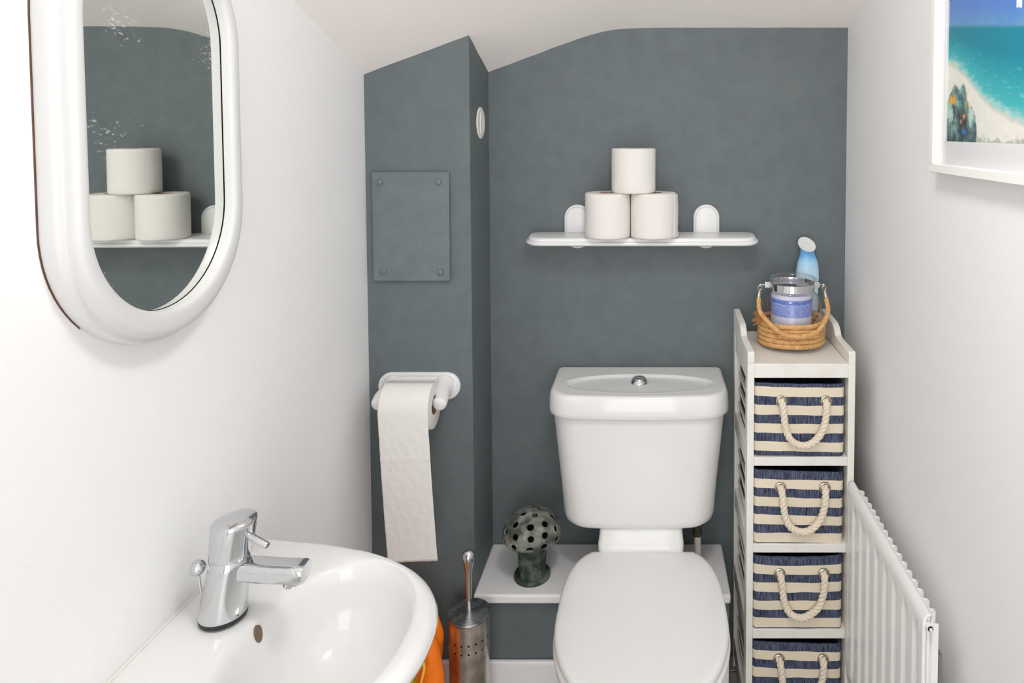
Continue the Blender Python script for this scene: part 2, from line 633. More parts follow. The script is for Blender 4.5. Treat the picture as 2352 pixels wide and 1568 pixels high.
def col_mix(a, b, t):
    t = max(0, min(1, t))
    return tuple(p + (q - p) * t for p, q in zip(a, b))
def nz(a, b, s=0.0):
    return noise.noise(Vector((a, b, s)))
def fbm(a, b, s=0.0):
    return nz(a, b, s) + .5 * nz(a * 2.1, b * 2.1, s + 3) + .25 * nz(a * 4.3, b * 4.3, s + 9)
def pl(x, P):
    if x <= P[0][0]: return P[0][1]
    for (a, b), (c, d) in zip(P, P[1:]):
        if x <= c: return b + (d - b) * (x - a) / (c - a)
    return P[-1][1]
def paint(s, h):
    """s: metres from the left edge of the print (0..), h: metres above its lower edge"""
    n_ = fbm(s * 60, h * 60)
    hor = .187 - s * .155
    if h > hor:                                       # sky
        c = col_mix((96, 168, 196), (58, 116, 204), (h - hor) / .035)
        c = col_mix(c, (72, 128, 210), .5 + n_ * .5)
        if s < .045 and h > .2250 - .07 * s: c = (74, 70, 60)
        sx_, sh = s - .208, h - hor
        if abs(sx_) < .007 * min(1, (.085 - sh) / .03) and .024 + nz(h * 200, 2) * .002 < sh < .085: c = (240, 240, 238)
        return c
    shore = pl(s, [(0, .125), (.03, .119), (.06, .104), (.09, .083), (.12, .064), (.15, .05), (.20, .034), (.3, .02)]) + n_ * .0035
    if h > shore:
        d = h - shore
        t = d / max(.01, hor - shore)
        c = col_mix((84, 204, 206), (0, 138, 162), t * 1.4)
        wv = fbm(s * 45 + h * 40, h * 230, 5)
        if t < .6: c = col_mix(c, (150, 214, 208), max(0, wv - .30) * 1.1)
        if d < .016: c = col_mix((206, 226, 218), c, d / .016 + fbm(s * 50, h * 170, 4) * .4)
        return c
    # sand
    c = col_mix((248, 246, 238), (236, 230, 216), .3 + n_ * .35)
    if h > shore - .006: c = col_mix((206, 214, 204), c, (shore - h) / .006)
    top = pl(s, [(0, .064), (.012, .078), (.03, .092), (.045, .085), (.056, .088), (.075, .06), (.095, .036), (.104, .012), (.125, .008), (.16, .005), (.3, .004)])
    top += fbm(s * 60, h * 60, 7) * .009
    edge = max(0, min(1, (top - h) / .005 + .5 + .5 * fbm(s * 150, h * 150, 21)))
    if edge > 0:
        q = fbm(s * 62 + h * 20, h * 45 - s * 20, 11) + .35 * nz(s * 240 + h * 120, h * 130, 13)
        b = col_mix((40, 58, 66), (156, 200, 190), .48 + q * .75 + (h / max(top, .02) - .5) * .55)
        b = col_mix(b, (60, 54, 48), max(0, min(1, 1.2 - math.hypot((s - .056) / .02, (h - .035) / .022))) * .7)
        if s > .100: b = col_mix(b, (222, 222, 208), .75)
        def dab(c0, s0, h0, rs, rh, k):
            d = math.hypot((s - s0) / rs, (h - h0) / rh) + .6 * fbm(s * 170, h * 170, k)
            return max(0, min(1, (1 - d) * 3)), c0
        for a_, c0 in (dab((240, 172, 50), .019, .067, .013, .009, 31), dab((240, 172, 50), .070, .070, .005, .009, 37), dab((240, 176, 60), .077, .060, .005, .010, 41),
                       dab((50, 124, 196), .060, .017, .009, .005, 43), dab((224, 160, 96), .060, .040, .006, .006, 47), dab((182, 128, 128), .050, .033, .006, .004, 53),
                       dab((190, 224, 210), .012, .045, .012, .014, 59), dab((200, 226, 214), .082, .040, .010, .014, 61)):
            b = col_mix(b, c0, a_)
        c = col_mix(c, b, edge)
    return c
bm = B()
lay = bm.loops.layers.float_color.new('print')
NS, NH = 220, 260
LP, HP = my1 - my0, mz1 - mz0
PHV = .24
pv = [[bm.verts.new((XM + .0035, my1 - LP * i / NS, mz0 + HP * (j / NH) ** 1.25)) for j in range(NH + 1)] for i in range(NS + 1)]
cols = {}
for i in range(NS + 1):
    for j in range(NH + 1):
        cols[pv[i][j]] = lin(paint(LP * i / NS, HP * (j / NH) ** 1.25))
for i in range(NS):
    for j in range(NH):
        f = bm.faces.new((pv[i][j], pv[i + 1][j], pv[i + 1][j + 1], pv[i][j + 1]))
        for l in f.loops: l[lay] = cols[l.vert]
pr_o = obj('beach_print', bm, M['print'], pf, smooth=False)
bm = B()
box(bm, XM - .004, XM - .002, PY0 + .012, PY1 - .012, PZ0 + .012, PZ1 - .012)
obj('glazing', bm, M['pic_glass'], pf, smooth=False)

# ------------------------------------------------------------------ washbasin
ZB = .697
BCX, BCY = -.415, .838
def basin_outer(th, off=0.0):
    """distance from (BCX,BCY) to the basin outline in direction th"""
    ex, a, b = XL, .3455 + off, .203 + off
    lo, hi = 0, .6
    for _ in range(40):
        m_ = (lo + hi) / 2
        x, y = BCX + m_ * math.cos(th), BCY + m_ * math.sin(th)
        inside = x >= XL and (abs(y - BCY) <= b if x < ex else (abs(x - ex) / a) ** 2.3 + (abs(y - BCY) / b) ** 2.3 <= 1)
        lo, hi = (m_, hi) if inside else (lo, m_)
    return lo
def basin_inner(th):
    c, s = math.cos(th), math.sin(th)
    a = .108 if c > 0 else .098
    b = .143
    n_ = 2.15
    return (abs(c / a) ** n_ + abs(s / b) ** n_) ** (-1 / n_)
wb = empty('washbasin', (XL, BCY, .5), 'white ceramic washbasin with D-shaped rim fixed to the left wall', 'basin')
NB = 120
bm = B()
rings = []
def bring(fn, z):
    R = []
    for i in range(NB):
        th = 2 * PI * i / NB
        r = fn(th)
        zz = z(th) if callable(z) else z
        R.append((max(BCX + r * math.cos(th), XL + .0005), BCY + r * math.sin(th), zz))
    return R
# outside, from the underside up to the rim
for k_, z in ((.28, .50), (.45, .515), (.60, .56), (.74, .605), (.86, .648)):
    rings.append(bring(lambda t, k_=k_: basin_outer(t) * k_ if math.cos(t) > -.55 else basin_outer(t) * (k_ + (1 - k_) * min(1, (-math.cos(t) - .55) * 3)), z))
for off, z in ((-.022, ZB - .038), (-.009, ZB - .033), (-.002, ZB - .025), (.0005, ZB - .016), (-.003, ZB - .007), (-.009, ZB - .0015), (-.016, ZB)):
    rings.append(bring(lambda t, off=off: basin_outer(t) + off * (1 - max(0, min(1, (-math.cos(t) - .55) / .25))), z))
def midr(f):
    return lambda t: basin_inner(t) * (1 - f) + (basin_outer(t) - .016) * f
dip = lambda t: max(0, -math.cos(t)) ** 1.5
rings.append(bring(midr(.55), lambda t: ZB - .0005 - .003 * dip(t)))
rings.append(bring(midr(.12), lambda t: ZB - .002 - .004 * dip(t)))
for s, dz in ((1.0, -.0045), (.975, -.010), (.95, -.019), (.925, -.032), (.885, -.052), (.81, -.076), (.69, -.095), (.52, -.108), (.33, -.115), (.16, -.118)):
    rings.append(bring(lambda t, s=s: basin_inner(t) * s, lambda t, dz=dz: ZB + dz - .004 * dip(t) * (1 if dz > -.03 else 0)))
loft(bm, rings)
bowl = obj('bowl', bm, M['ceramic'], wb, angle=80)
bm = B()
lathe(bm, [(.001, ZB - .115), (.018, ZB - .1145), (.021, ZB - .117), (.021, ZB - .125)], (BCX, BCY), 32)
obj('waste', bm, M['chrome'], wb)
# overflow opening on the wall side of the bowl
bm = B()
lathe(bm, [(.0112, -.002), (.0110, .0012), (.0085, .0004), (.004, -.0002)], (0, 0), 28, 1, .6, False, True)
xform(bm, Matrix.Translation((-.5068, BCY + .024, .677)) @ Matrix.Rotation(math.radians(80), 4, 'Y'))
obj('overflow_hole', bm, M['overflow'], wb, label='dark oval overflow opening')
# pedestal under the bowl
bm = B()
loft(bm, [[(x, y, z) for x, y in rounded_rect(-.60, -.60 + wx, BCY - wy, BCY + wy, [.01, wy * .9, wy * .9, .01])]
          for z, wx, wy in ((0, .19, .085), (.02, .185, .08), (.25, .15, .065), (.50, .20, .085), (.53, .21, .09))])
obj('pedestal', bm, M['ceramic'], wb, angle=60)
bm = B()
tube(bm, [(XL + .002, BCY - .19 + i * .38 / 40, ZB + .001 +   .0006 * math.sin(i * 2.3)) for i in range(41)], .0020, 6)
obj('sealant_bead', bm, M['sealant'], wb, label='thin cracked sealant bead along the wall')

# ------------------------------------------------------------------ mixer tap
TX, TY = -.556, .869
tp = empty('mixer_tap', (TX, TY, ZB), 'chrome single lever mixer tap standing on the back of the basin', 'tap')
def tilt_ring(r, z, lean, ry=None, tiltz=0):
    R = []
    for i in range(40):
        a = 2 * PI * i / 40
        R.append((TX + lean + r * math.cos(a), TY + (ry or r) * math.sin(a), z + tiltz * math.cos(a)))
    return R
zb = ZB - .0015
bm = B()
loft(bm, [tilt_ring(r, zb + z, l) for r, z, l in ((.0275, 0, 0), (.0282, .002, 0), (.0282, .006, 0), (.0275, .0065, 0))])
obj('base_seal', bm, M['rubber'], tp)
bm = B()
loft(bm, [tilt_ring(r, zb + z, l) for r, z, l in ((.0282, .0062, 0), (.0284, .008, 0), (.0272, .03, .0028), (.0256, .05, .0062), (.0244, .068, .0092), (.0234, .081, .0112), (.0228, .0822, .0114))])
obj('body', bm, M['chrome'], tp, angle=55)
bm = B()
rr = []
for r, z, l, t in ((.0238, .0818, .0114, 0), (.0252, .0830, .0116, 0), (.0258, .09, .0125, 0), (.0262, .105, .0145, 0), (.0268, .124, .0168, .001), (.0268, .1275, .0172, .0015), (.0262, .1292, .0174, .0018), (.0245, .1306, .0174, .0018), (.018, .1328, .0174, .0014), (.010, .1342, .0174, .0008), (.001, .1346, .0174, 0)):
    rr.append(tilt_ring(r, zb + z, l, None, t))
loft(bm, rr)
obj('lever_head', bm, M['chrome'], tp, angle=50)
lv = bpy.data.objects[tp.children[-1].name]
bm = B()
p0, p1 = Vector((TX + .034, TY - .006, zb + .1150)), Vector((TX + .0690, TY - .016, zb + .1045))
tube(bm, [p0, p0.lerp(p1, .3), p0.lerp(p1, .31), p1 - (p1 - p0).normalized() * .001, p1], [.0036, .0036, .0042, .0042, .0036], 16)
obj('lever_pin', bm, M['chrome'], tp, angle=40)
# spout: rounded slab that ends in a slanted face, with the aerator underneath
bm = B()
rings = []
for k_ in range(14):
    t = k_ / 13
    x = TX + .012 + t * .098
    hh = .0130 - .0010 * t
    hw = .0150 + .0005 * t
    zc = zb + .0620 + .0035 * (1 - t) ** 2 - .002 * t
    R = []
    if k_ == 13: hw, hh = hw - .0012, hh - .0012
    for (yy, zz) in rounded_rect(-hw, hw, -hh, hh, min(.0088, hh * .8), 6):
        slant = 0
        if k_ == 13: slant = -.0005
        if k_ == 12: slant = .004
        R.append((x + slant, TY + yy, zc + zz))
    rings.append(R)
loft(bm, rings)
obj('spout', bm, M['chrome'], tp, bevel=0, angle=40)
bm = B()
lathe(bm, [(.001, zb + .0425), (.0095, zb + .0425), (.0105, zb + .0445), (.0105, zb + .052)], (TX + .090, TY), 24)
obj('aerator', bm, M['chrome'], tp)
bm = B()
pb = Vector((TX - .0305, TY - .002, zb + .0665))
tube(bm, [pb, pb + Vector((.003, 0, -.03)), Vector((TX - .020, TY, zb + .006))], .0017, 10)
bmesh.ops.create_uvsphere(bm, u_segments=24, v_segments=16, radius=.0098, matrix=Matrix.Translation(pb))
obj('waste_plunger', bm, M['chrome'], tp)
for nm, m_, dx, dy in (('hot_dot', M['red'], .0225, -.0195), ('cold_dot', M['blue_dot'], .0370, -.004)):
    bm = B()
    bmesh.ops.create_uvsphere(bm, u_segments=10, v_segments=6, radius=.0016, matrix=Matrix.Translation((TX + dx, TY + dy, zb + .1312)))
    obj(nm, bm, m_, tp)

# ------------------------------------------------------------------ toilet
TCX = -.0125
wc = empty('toilet', (TCX, 1.3, 0), 'white close-coupled toilet with closed lid in front of the grey back wall', 'toilet')
def seat_outline(s=1.0, dy=0, n=64, trunc=1.498, cx=TCX, hw=.1675, cy=1.287, bf=.216, bb=.235):
    P = []
    for i in range(n):
        a = 2 * PI * i / n
        c, q = math.cos(a), math.sin(a)
        if q < 0: e, b = 2.05, bf
        else: e, b = 3.3, bb
        r = (abs(c / hw) ** e + abs(q / b) ** e) ** (-1 / e)
        x, y = r * c * s, r * q * s
        P.append((cx + x, min(cy + y, trunc) + dy))
    return P
def off_outline(P, d):
    n = len(P)
    out = []
    for i in range(n):
        a, b = Vector(P[i - 1]), Vector(P[(i + 1) % n])
        t = (b - a)
        if t.length < 1e-9: t = Vector((1, 0))
        t.normalize()
        out.append((P[i][0] + t.y * d, P[i][1] - t.x * d))
    return out
SO = seat_outline()
ZS = .390
bm = B()
def slab(bm, P, prof, dome=None):
    rings = [[(x, y, z) for x, y in off_outline(P, d)] for d, z in prof]
    loft(bm, rings)
slab(bm, SO, ((-.008, ZS - .020), (-.003, ZS - .0195), (-.0005, ZS - .016), (0, ZS - .012), (-.001, ZS - .006), (-.004, ZS - .0022), (-.009, ZS - .0006), (-.016, ZS), (-.03, ZS + .0008)))
obj('seat_lid', bm, M['seat'], wc, angle=70)
bm = B()
inner = seat_outline(.66, -.01)
P1 = seat_outline(1.0, 0, trunc=1.492)
prof = ((-.004, ZS - .040), (0.001, ZS - .037), (.0025, ZS - .031), (.001, ZS - .025), (-.004, ZS - .0215))
rings = [[(x, y, ZS - .04) for x, y in inner]] + [[(x, y, z) for x, y in off_outline(P1, d)] for d, z in prof] + [[(x, y, ZS - .0215) for x, y in inner]]
vs_ = loft(bm, rings, True, False, False)
for i in range(64):
    bm.faces.new((vs_[0][i], vs_[0][(i + 1) % 64], vs_[-1][(i + 1) % 64], vs_[-1][i]))
obj('seat', bm, M['seat'], wc, angle=70)
# pan: foot, bowl and the rear platform under the cistern
bm = B()
def pan_ring(hw, yf, yb, z, e=2.3, cx=TCX):
    R = []
    cy = yb - (yb - yf) * .42
    for i in range(64):
        a = 2 * PI * i / 64
        c, q = math.cos(a), math.sin(a)
        b = (cy - yf) if q < 0 else (yb - cy)
        ee = e if q < 0 else 4
        r = (abs(c / hw) ** ee + abs(q / b) ** ee) ** (-1 / ee)
        R.append((cx + r * c, cy + r * q, z))
    return R
zr = ZS - .041
loft(bm, [pan_ring(.105, 1.20, 1.49, 0), pan_ring(.10, 1.205, 1.49, .03), pan_ring(.088, 1.225, 1.485, .09), pan_ring(.09, 1.215, 1.485, .15), pan_ring(.118, 1.165, 1.488, .22),
          pan_ring(.15, 1.105, 1.49, .28), pan_ring(.164, 1.083, 1.49, .315), pan_ring(.168, 1.076, 1.49, zr - .012), pan_ring(.166, 1.079, 1.49, zr - .003), pan_ring(.155, 1.09, 1.485, zr)])
obj('pan', bm, M['ceramic'], wc, angle=70)
# raised rear platform (visible below the tank)
bm = B()
PX = -.0165
rings = []
for z, hw, yf in ((.293, .085, 1.492), (.34, .092, 1.492), (.392, .0965, 1.491), (.402, .0965, 1.495), (.415, .0945, 1.508), (.426, .094, 1.511), (.431, .094, 1.515)):
    rings.append([(x, y, z) for x, y in rounded_rect(PX - hw, PX + hw, yf, 1.66, [.014, .014, .004, .004])])
loft(bm, rings)
obj('pan_platform', bm, M['ceramic'], wc, angle=50)
# cistern tank
TKX = -.0215
def tank_outline(hw, yf, yb, bow, r):
    P = rounded_rect(TKX - hw, TKX + hw, yf, yb, [r, r, .006, .006], 10)
    out = []
    for x, y in P:
        u_ = (x - TKX) / hw
        k2 = max(0, (yb - y) / (yb - yf))
        out.append((x, y - bow * (1 - u_ * u_) * k2))
    # subdivide the front edge
    res = []
    for i in range(len(out)):
        a, b = out[i], out[(i + 1) % len(out)]
        res.append(a)
        L = math.hypot(b[0] - a[0], b[1] - a[1])
        if L > .03:
            m_ = 10
            for q in range(1, m_):
                t = q / m_
                x, y = a[0] + (b[0] - a[0]) * t, a[1] + (b[1] - a[1]) * t
                u_ = (x - TKX) / hw
                if abs(a[1] - b[1]) < .02 and y < yf + .05:
                    y = yf - bow * (1 - u_ * u_)
                res.append((x, y))
    return res
bm = B()
rings = []
for z, hw, yf in ((.4285, .146, 1.530), (.429, .158, 1.520), (.432, .167, 1.5125), (.438, .1725, 1.508), (.451, .1755, 1.506), (.52, .1805, 1.503), (.60, .1885, 1.500), (.695, .1975, 1.4965)):
    rings.append([(x, y, z) for x, y in tank_outline(hw, yf + .004, 1.672, .010, .055)])
loft(bm, rings)
obj('cistern_tank', bm, M['ceramic'], wc, angle=60)
# cistern lid with an oval recess
bm = B()
ZL = .744
rings = []
for d, z in ((-.010, .691), (-.003, .6915), (0, .695), (.0005, .705), (-.001, .731), (-.0028, .7385), (-.0055, .7425), (-.0095, ZL), (-.012, ZL)):
    rings.append([(x, y, z) for x, y in tank_outline(.2045 + d, 1.4905 - d, 1.674, .012, .052)])
n_r = len(rings[0])
ocx, ocy, oa, ob = -.0205, 1.566, .176, .060
def oval_ring(s, z, ref):
    R = []
    for x, y, _ in ref:
        a = math.atan2((y - ocy) / ob, (x - ocx) / oa)
        R.append((ocx + oa * s * math.cos(a), ocy + ob * s * math.sin(a), z))
    return R
for s, z in ((1.07, ZL), (1.045, ZL), (1.015, ZL + .0006), (.985, ZL), (.955, ZL - .0025), (.91, ZL - .0055), (.86, ZL - .0065), (.5, ZL - .006)):
    rings.append(oval_ring(s, z, rings[7]))
loft(bm, rings)
obj('cistern_lid', bm, M['ceramic'], wc, angle=60)
bm = B()
bxc, byc, bz = -.0215, 1.588, ZL - .0065
lathe(bm, [(.0215, bz), (.0215, bz + .0025), (.0165, bz + .0085), (.0150, bz + .0085)], (bxc, byc), 40)
fb = obj('flush_button', bm, M['chrome'], wc, label='chrome round dual flush button')
for sgn in (-1, 1):
    bm = B()
    P = []
    for i in range(25):
        a = PI * i / 24
        P.append((bxc + .0145 * math.cos(a) * 1, byc + sgn * (.0006 + .0139 * math.sin(a))))
    rot = math.radians(-20)
    P = [(bxc + (x - bxc) * math.cos(rot) - (y - byc) * math.sin(rot), byc + (x - bxc) * math.sin(rot) + (y - byc) * math.cos(rot)) for x, y in P]
    cx_, cy_ = sum(p[0] for p in P) / 25, sum(p[1] for p in P) / 25
    loft(bm, [[(x, y, bz + .004) for x, y in P], [(x, y, bz + .0105) for x, y in P], [(cx_ + (x - cx_) * .9, cy_ + (y - cy_) * .9, bz + .0118) for x, y in P]])
    obj('button_half', bm, M['chrome'], fb)
for sx in (-.06, .06):
    bm = B()
    lathe(bm, [(.001, ZS + .004), (.009, ZS + .0035), (.012, ZS + .001), (.012, ZS - .03)], (TCX + sx, 1.4885), 20)

# water supply pipe beside the cistern
sp = empty('supply_pipe', (.118, 1.62, .292), 'white painted water pipe with corroded valve under the right end of the cistern', 'pipe')
px_, py_ = .118, 1.60
bm = B()
tube(bm, [(px_, py_, .291), (px_ + .0005, py_, .335), (px_, py_, .368)], .0078, 16)
obj('pipe', bm, M['pipe'], sp)
bm = B()
lathe(bm, [(.001, .362), (.012, .362), (.0125, .375), (.010, .377), (.010, .385), (.0145, .386), (.0145, .403), (.010, .405), (.009, .428), (.001, .428)], (px_ - .001, py_), 6)
tube(bm, [(px_ - .001, py_, .395), (px_ - .016, py_ - .004, .394)], [.006, .005], 10)
tube(bm, [(px_ - .017, py_ - .004, .401), (px_ - .018, py_ - .004, .381)], [.0045, .0035], 8)
obj('valve', bm, M['corroded'], sp, label='corroded green-brown isolating valve')

# ------------------------------------------------------------------ access panel on the boxing
ap = empty('access_panel', (-.518, BY, 1.0), 'grey painted rectangular access panel screwed to the pipe boxing', 'panel')
bm = B()
box(bm, -.604, -.4355, BY - .010, BY, 1.000, 1.2405)
obj('board', bm, M['grey_paint'], ap, bevel=.0015)
for (x, z) in ((-.587, 1.2175), (-.459, 1.218), (-.5815, 1.0225), (-.4575, 1.0195)):
    bm = B()
    lathe(bm, [(.0075, 0), (.0075, .0022), (.0060, .0042), (.0035, .0052), (.001, .0055)], (0, 0), 24)
    xform(bm, Matrix.Translation((x, BY - .0098, z)) @ Matrix.Rotation(PI / 2, 4, 'X'))
    obj('screw_cap', bm, M['grey_paint'], ap)

# round blanking cap on the side of the boxing
vc = empty('vent_cap', (BX, 1.595, 1.348), 'cream round cover cap on the side of the pipe boxing', 'cap')
bm = B()
lathe(bm, [(.0370, 0), (.0370, .0012), (.0355, .0024), (.031, .0028), (.027, .0018), (.018, .001), (.001, .0006)], (0, 0), 40)
xform(bm, Matrix.Translation((BX, 1.595, 1.348)) @ Matrix.Rotation(PI / 2, 4, 'Y'))
obj('cap_disc', bm, M['vent'], vc)
bm = B()
box(bm, BX + .0002, BX + .0024, 1.589, 1.5925, 1.322, 1.374)
box(bm, BX + .0002, BX + .0020, 1.572, 1.588, 1.340, 1.3425)
obj('cap_rib', bm, M['vent'], vc, bevel=.0005)

# ------------------------------------------------------------------ shelf with brackets
SHZ = 1.078
shelf_tilt = lambda y: (y - 1.588) * .055
sh = empty('wall_shelf', (-.0145, YB, 1.04), 'white plastic wall shelf with rounded ends on the grey wall', 'shelf')
bm = B()
sx0, sx1, sy0, sy1 = -.2925, .2625, 1.586, 1.678
SP = rounded_rect(sx0, sx1, sy0, sy1, [.042, .042, .030, .030], 12)
slab(bm, SP, ((-.010, SHZ - .0185), (-.004, SHZ - .018), (-.0005, SHZ - .0155), (.0005, SHZ - .0125), (-.001, SHZ - .0095), (-.0045, SHZ - .0078), (-.0062, SHZ - .0074), (-.0066, SHZ - .003), (-.008, SHZ - .0008), (-.011, SHZ)))
for v in bm.verts: v.co.z += shelf_tilt(v.co.y)
obj('shelf_board', bm, M['plastic'], sh, angle=45)
for cx_ in (-.174, .1425):
    bm = B()
    def arch(r, y):
        return [(cx_ + a_ - 0, y, z_) for a_, z_ in stadium(0, 1.041 + .032, 1.149 - .032, r, 16)]
    loft(bm, [arch(.032, 1.6795), arch(.032, 1.672), arch(.0305, 1.6695), arch(.0275, 1.669), arch(.0265, 1.671), arch(.0255, 1.6685), arch(.022, 1.6675)], True)
    # support arm under the board
    br = obj('bracket', bm, M['plastic'], sh, angle=50)
    bm = B()
    loft(bm, [[(cx_ - .012, 1.669, 1.046), (cx_ + .012, 1.669, 1.046), (cx_ + .012, 1.669, 1.0598), (cx_ - .012, 1.669, 1.0598)],
              [(cx_ - .009, 1.61, 1.0565), (cx_ + .009, 1.61, 1.0565), (cx_ + .009, 1.61, 1.0598), (cx_ - .009, 1.61, 1.0598)]])
    obj('support_arm', bm, M['plastic'], br, bevel=.001)

# ------------------------------------------------------------------ toilet rolls on the shelf
def roll_mesh(bm, R, h, seed, n=72):
    rc = .0215
    prof = [(rc, 0), (R - .004, 0), (R - .0008, .0015), (R, .005)] + [(R, h * k_ / 8) for k_ in range(1, 8)] + [(R, h - .005), (R - .0008, h - .0012), (R - .004, h), (rc, h)]
    rings = []
    for r, z in prof:
        ring = []
        for i in range(n):
            a = 2 * PI * i / n
            d = 0
            if r > R - .002:
                d = .0006 * nz(math.cos(a) * 6 + seed, math.sin(a) * 6, z * 40)
            ring.append(((r + d) * math.cos(a), (r + d) * math.sin(a), z + .0006 * nz(math.cos(a) * 2 + seed, math.sin(a) * 2)))
        rings.append(ring)
    vs = loft(bm, rings, True, False, False)
    for i in range(n):
        bm.faces.new((vs[0][i], vs[0][(i + 1) % n], vs[-1][(i + 1) % n], vs[-1][i]))
def toilet_roll(loc, label, R, h, seed, flap=0.0):
    r = empty('toilet_roll', loc, label, 'toilet roll', 'toilet rolls stacked on the shelf')
    bm = B()
    roll_mesh(bm, R, h, seed)
    xform(bm, Matrix.Translation(loc))
    obj('paper', bm, M['paper'], r, angle=60)
    bm = B()
    lathe(bm, [(.0212, .001), (.0212, h - .0005), (.0200, h - .0005), (.0200, .001), (.0212, .001)], (loc[0], loc[1]), 32, z0=loc[2])
    obj('cardboard_core', bm, M['cardboard'], r)
    if flap:
        bm = B()
        rows = []
        for j in range(13):
            z = loc[2] + .001 + (h - .004) * j / 12
            w_ = flap * (.35 + .65 * math.sin(PI * min(1, (1 - j / 12) * .9 + .12))) + .0015 * nz(j * 1.3, 4)
            if j < 2: w_ = flap * (1.5 - .3 * j)
            row = []
            for q in range(5):
                t = q / 4
                a = math.radians(-30 + 32 * t)
                rad = R + .0004 + w_ * t * t
                row.append((loc[0] + rad * math.cos(a), loc[1] + rad * math.sin(a), z))
            rows.append(row)
        for side in (0,):
            g = [[bm.verts.new(p) for p in row] for row in rows]
            for a_, b_ in zip(g, g[1:]):
                for q in range(4): bm.faces.new((a_[q], a_[q + 1], b_[q + 1], b_[q]))
        o = obj('loose_sheet', bm, M['paper'], r)
        s_ = o.modifiers.new('thick', 'SOLIDIFY')
        s_.thickness = .0006
    return r
toilet_roll((-.0957, 1.606, SHZ + .0022), 'white toilet roll standing on the shelf, lower left of the stack of three', .0535, .1045, 1.3)
toilet_roll((.0119, 1.606, SHZ + .0022), 'white toilet roll with loose torn sheet edge on the shelf, lower right of stack', .0535, .1045, 4.1, .005)
toilet_roll((-.0347, 1.606, SHZ + .1072), 'white toilet roll balanced on top of the two rolls on the shelf', .0515, .1035, 8.7)

# ------------------------------------------------------------------ toilet roll holder and the hanging roll
RC = Vector((-.5055, 1.440, .7445))
hd = empty('toilet_roll_holder', (-.508, BY, .765), 'white plastic toilet roll holder mounted on the pipe boxing', 'holder')
bm = B()
HP_ = rounded_rect(-.599, -.4175, .7335, .7945, .0300, 12)
rings = [[(x, y, z) for x, z in off_outline(HP_, d)] for d, y in ((0, BY), (0, BY - .006), (-.0025, BY - .009), (-.006, BY - .0095), (-.0075, BY - .0085), (-.009, BY - .0115), (-.014, BY - .0135))]
loft(bm, rings)
obj('back_plate', bm, M['plastic'], hd, angle=50)
for sx, xe in ((-1, -.5745), (1, -.4440)):
    bm = B()
    xa = -.563 if sx < 0 else -.4515
    path = catmull([(xa, BY - .008, .768), (xa + sx * .002, BY - .03, .763), (xe, BY - .05, .757), (xe, 1.434, .750), (xe, 1.426, .748)], 8)
    nP = len(path)
    rads = [pl(i / (nP - 1), [(0, .024), (.2, .0185), (.5, .0150), (.8, .0150), (.93, .0125), (1, .004)]) for i in range(nP)]
    tube(bm, path, rads, 20)
    obj('arm', bm, M['plastic'], hd, angle=60)
bm = B()
tube(bm, [(-.570, 1.440, .7505), (-.448, 1.440, .7505)], .0085, 16)
obj('spindle', bm, M['plastic'], hd)
hr = empty('toilet_roll', tuple(RC), 'part-used toilet roll hanging on the holder with a long trailing strip of paper', 'toilet roll')
RR = .0495
bm = B()
rings = []
x0, x1 = -.5590, -.4570
nn = 64
rc = .0205
for r, x in ((rc, x0), (RR - .001, x0), (RR, x0 + .001), (RR, x1 - .001), (RR - .001, x1), (rc, x1)):
    rings.append([(x, RC.y + r * math.cos(2 * PI * i / nn), RC.z + r * math.sin(2 * PI * i / nn)) for i in range(nn)])
vs = loft(bm, rings, True, False, False)
for i in range(nn): bm.faces.new((vs[0][i], vs[0][(i + 1) % nn], vs[-1][(i + 1) % nn], vs[-1][i]))
obj('paper', bm, M['paper'], hr, angle=50)
bm = B()
rings = [[(x, RC.y + r * math.cos(2 * PI * i / 32), RC.z + r * math.sin(2 * PI * i / 32)) for i in range(32)] for r, x in ((.0203, x0 + .001), (.0203, x1 - .0005), (.0190, x1 - .0005), (.0190, x0 + .001), (.0203, x0 + .001))]
loft(bm, rings, True, False, False)
obj('cardboard_core', bm, M['cardboard'], hr)
bm = B()
rows = []
for j in range(8):
    a = PI * .5 + PI * .5 * j / 7
    rows.append((RC.y + (RR + .0008) * math.cos(a), RC.z + (RR + .0008) * math.sin(a), 0))
ztop, zbot = RC.z, .4335
for j in range(1, 61):
    t = j / 60
    rows.append((RC.y - RR - .0008 - .004 * math.sin(t * 2.5), ztop + (zbot - ztop) * t, t))
g = []
NXp = 36
for (y, z, t) in rows:
    row = []
    for i in range(NXp + 1):
        s = i / NXp
        x = x0 - .0008 + .1035 * s + t * .0175
        d = (noise.noise(Vector((s * 7 - t * 2, t * 46 + 2.5 * abs(s - .45), 1))) * .0012 + noise.noise(Vector((s * 15, t * 60, 7))) * .0005) * min(1, t * 6)
        perf = -.0009 if abs(t - .30) < .009 else 0
        row.append(bm.verts.new((x, y + d + perf, z - (.004 * (s - .5) * t) * -1 + (.0006 * nz(s * 30, 3) if t == 1 else 0))))
    g.append(row)
for a_, b_ in zip(g, g[1:]):
    for q in range(NXp): bm.faces.new((a_[q], a_[q + 1], b_[q + 1], b_[q]))
o = obj('hanging_sheet', bm, M['paper_sheet'], hr, angle=80)
s_ = o.modifiers.new('thick', 'SOLIDIFY')
s_.thickness = .0005

# ------------------------------------------------------------------ toilet brush
BRX, BRY = -.382, 1.415
bh = empty('toilet_brush_holder', (BRX, BRY, .004), 'cylindrical stainless steel toilet brush holder beside the ledge', 'brush holder')
ZT = .300
def taper(z): return .0405 + (.0430 - .0405) * z / ZT
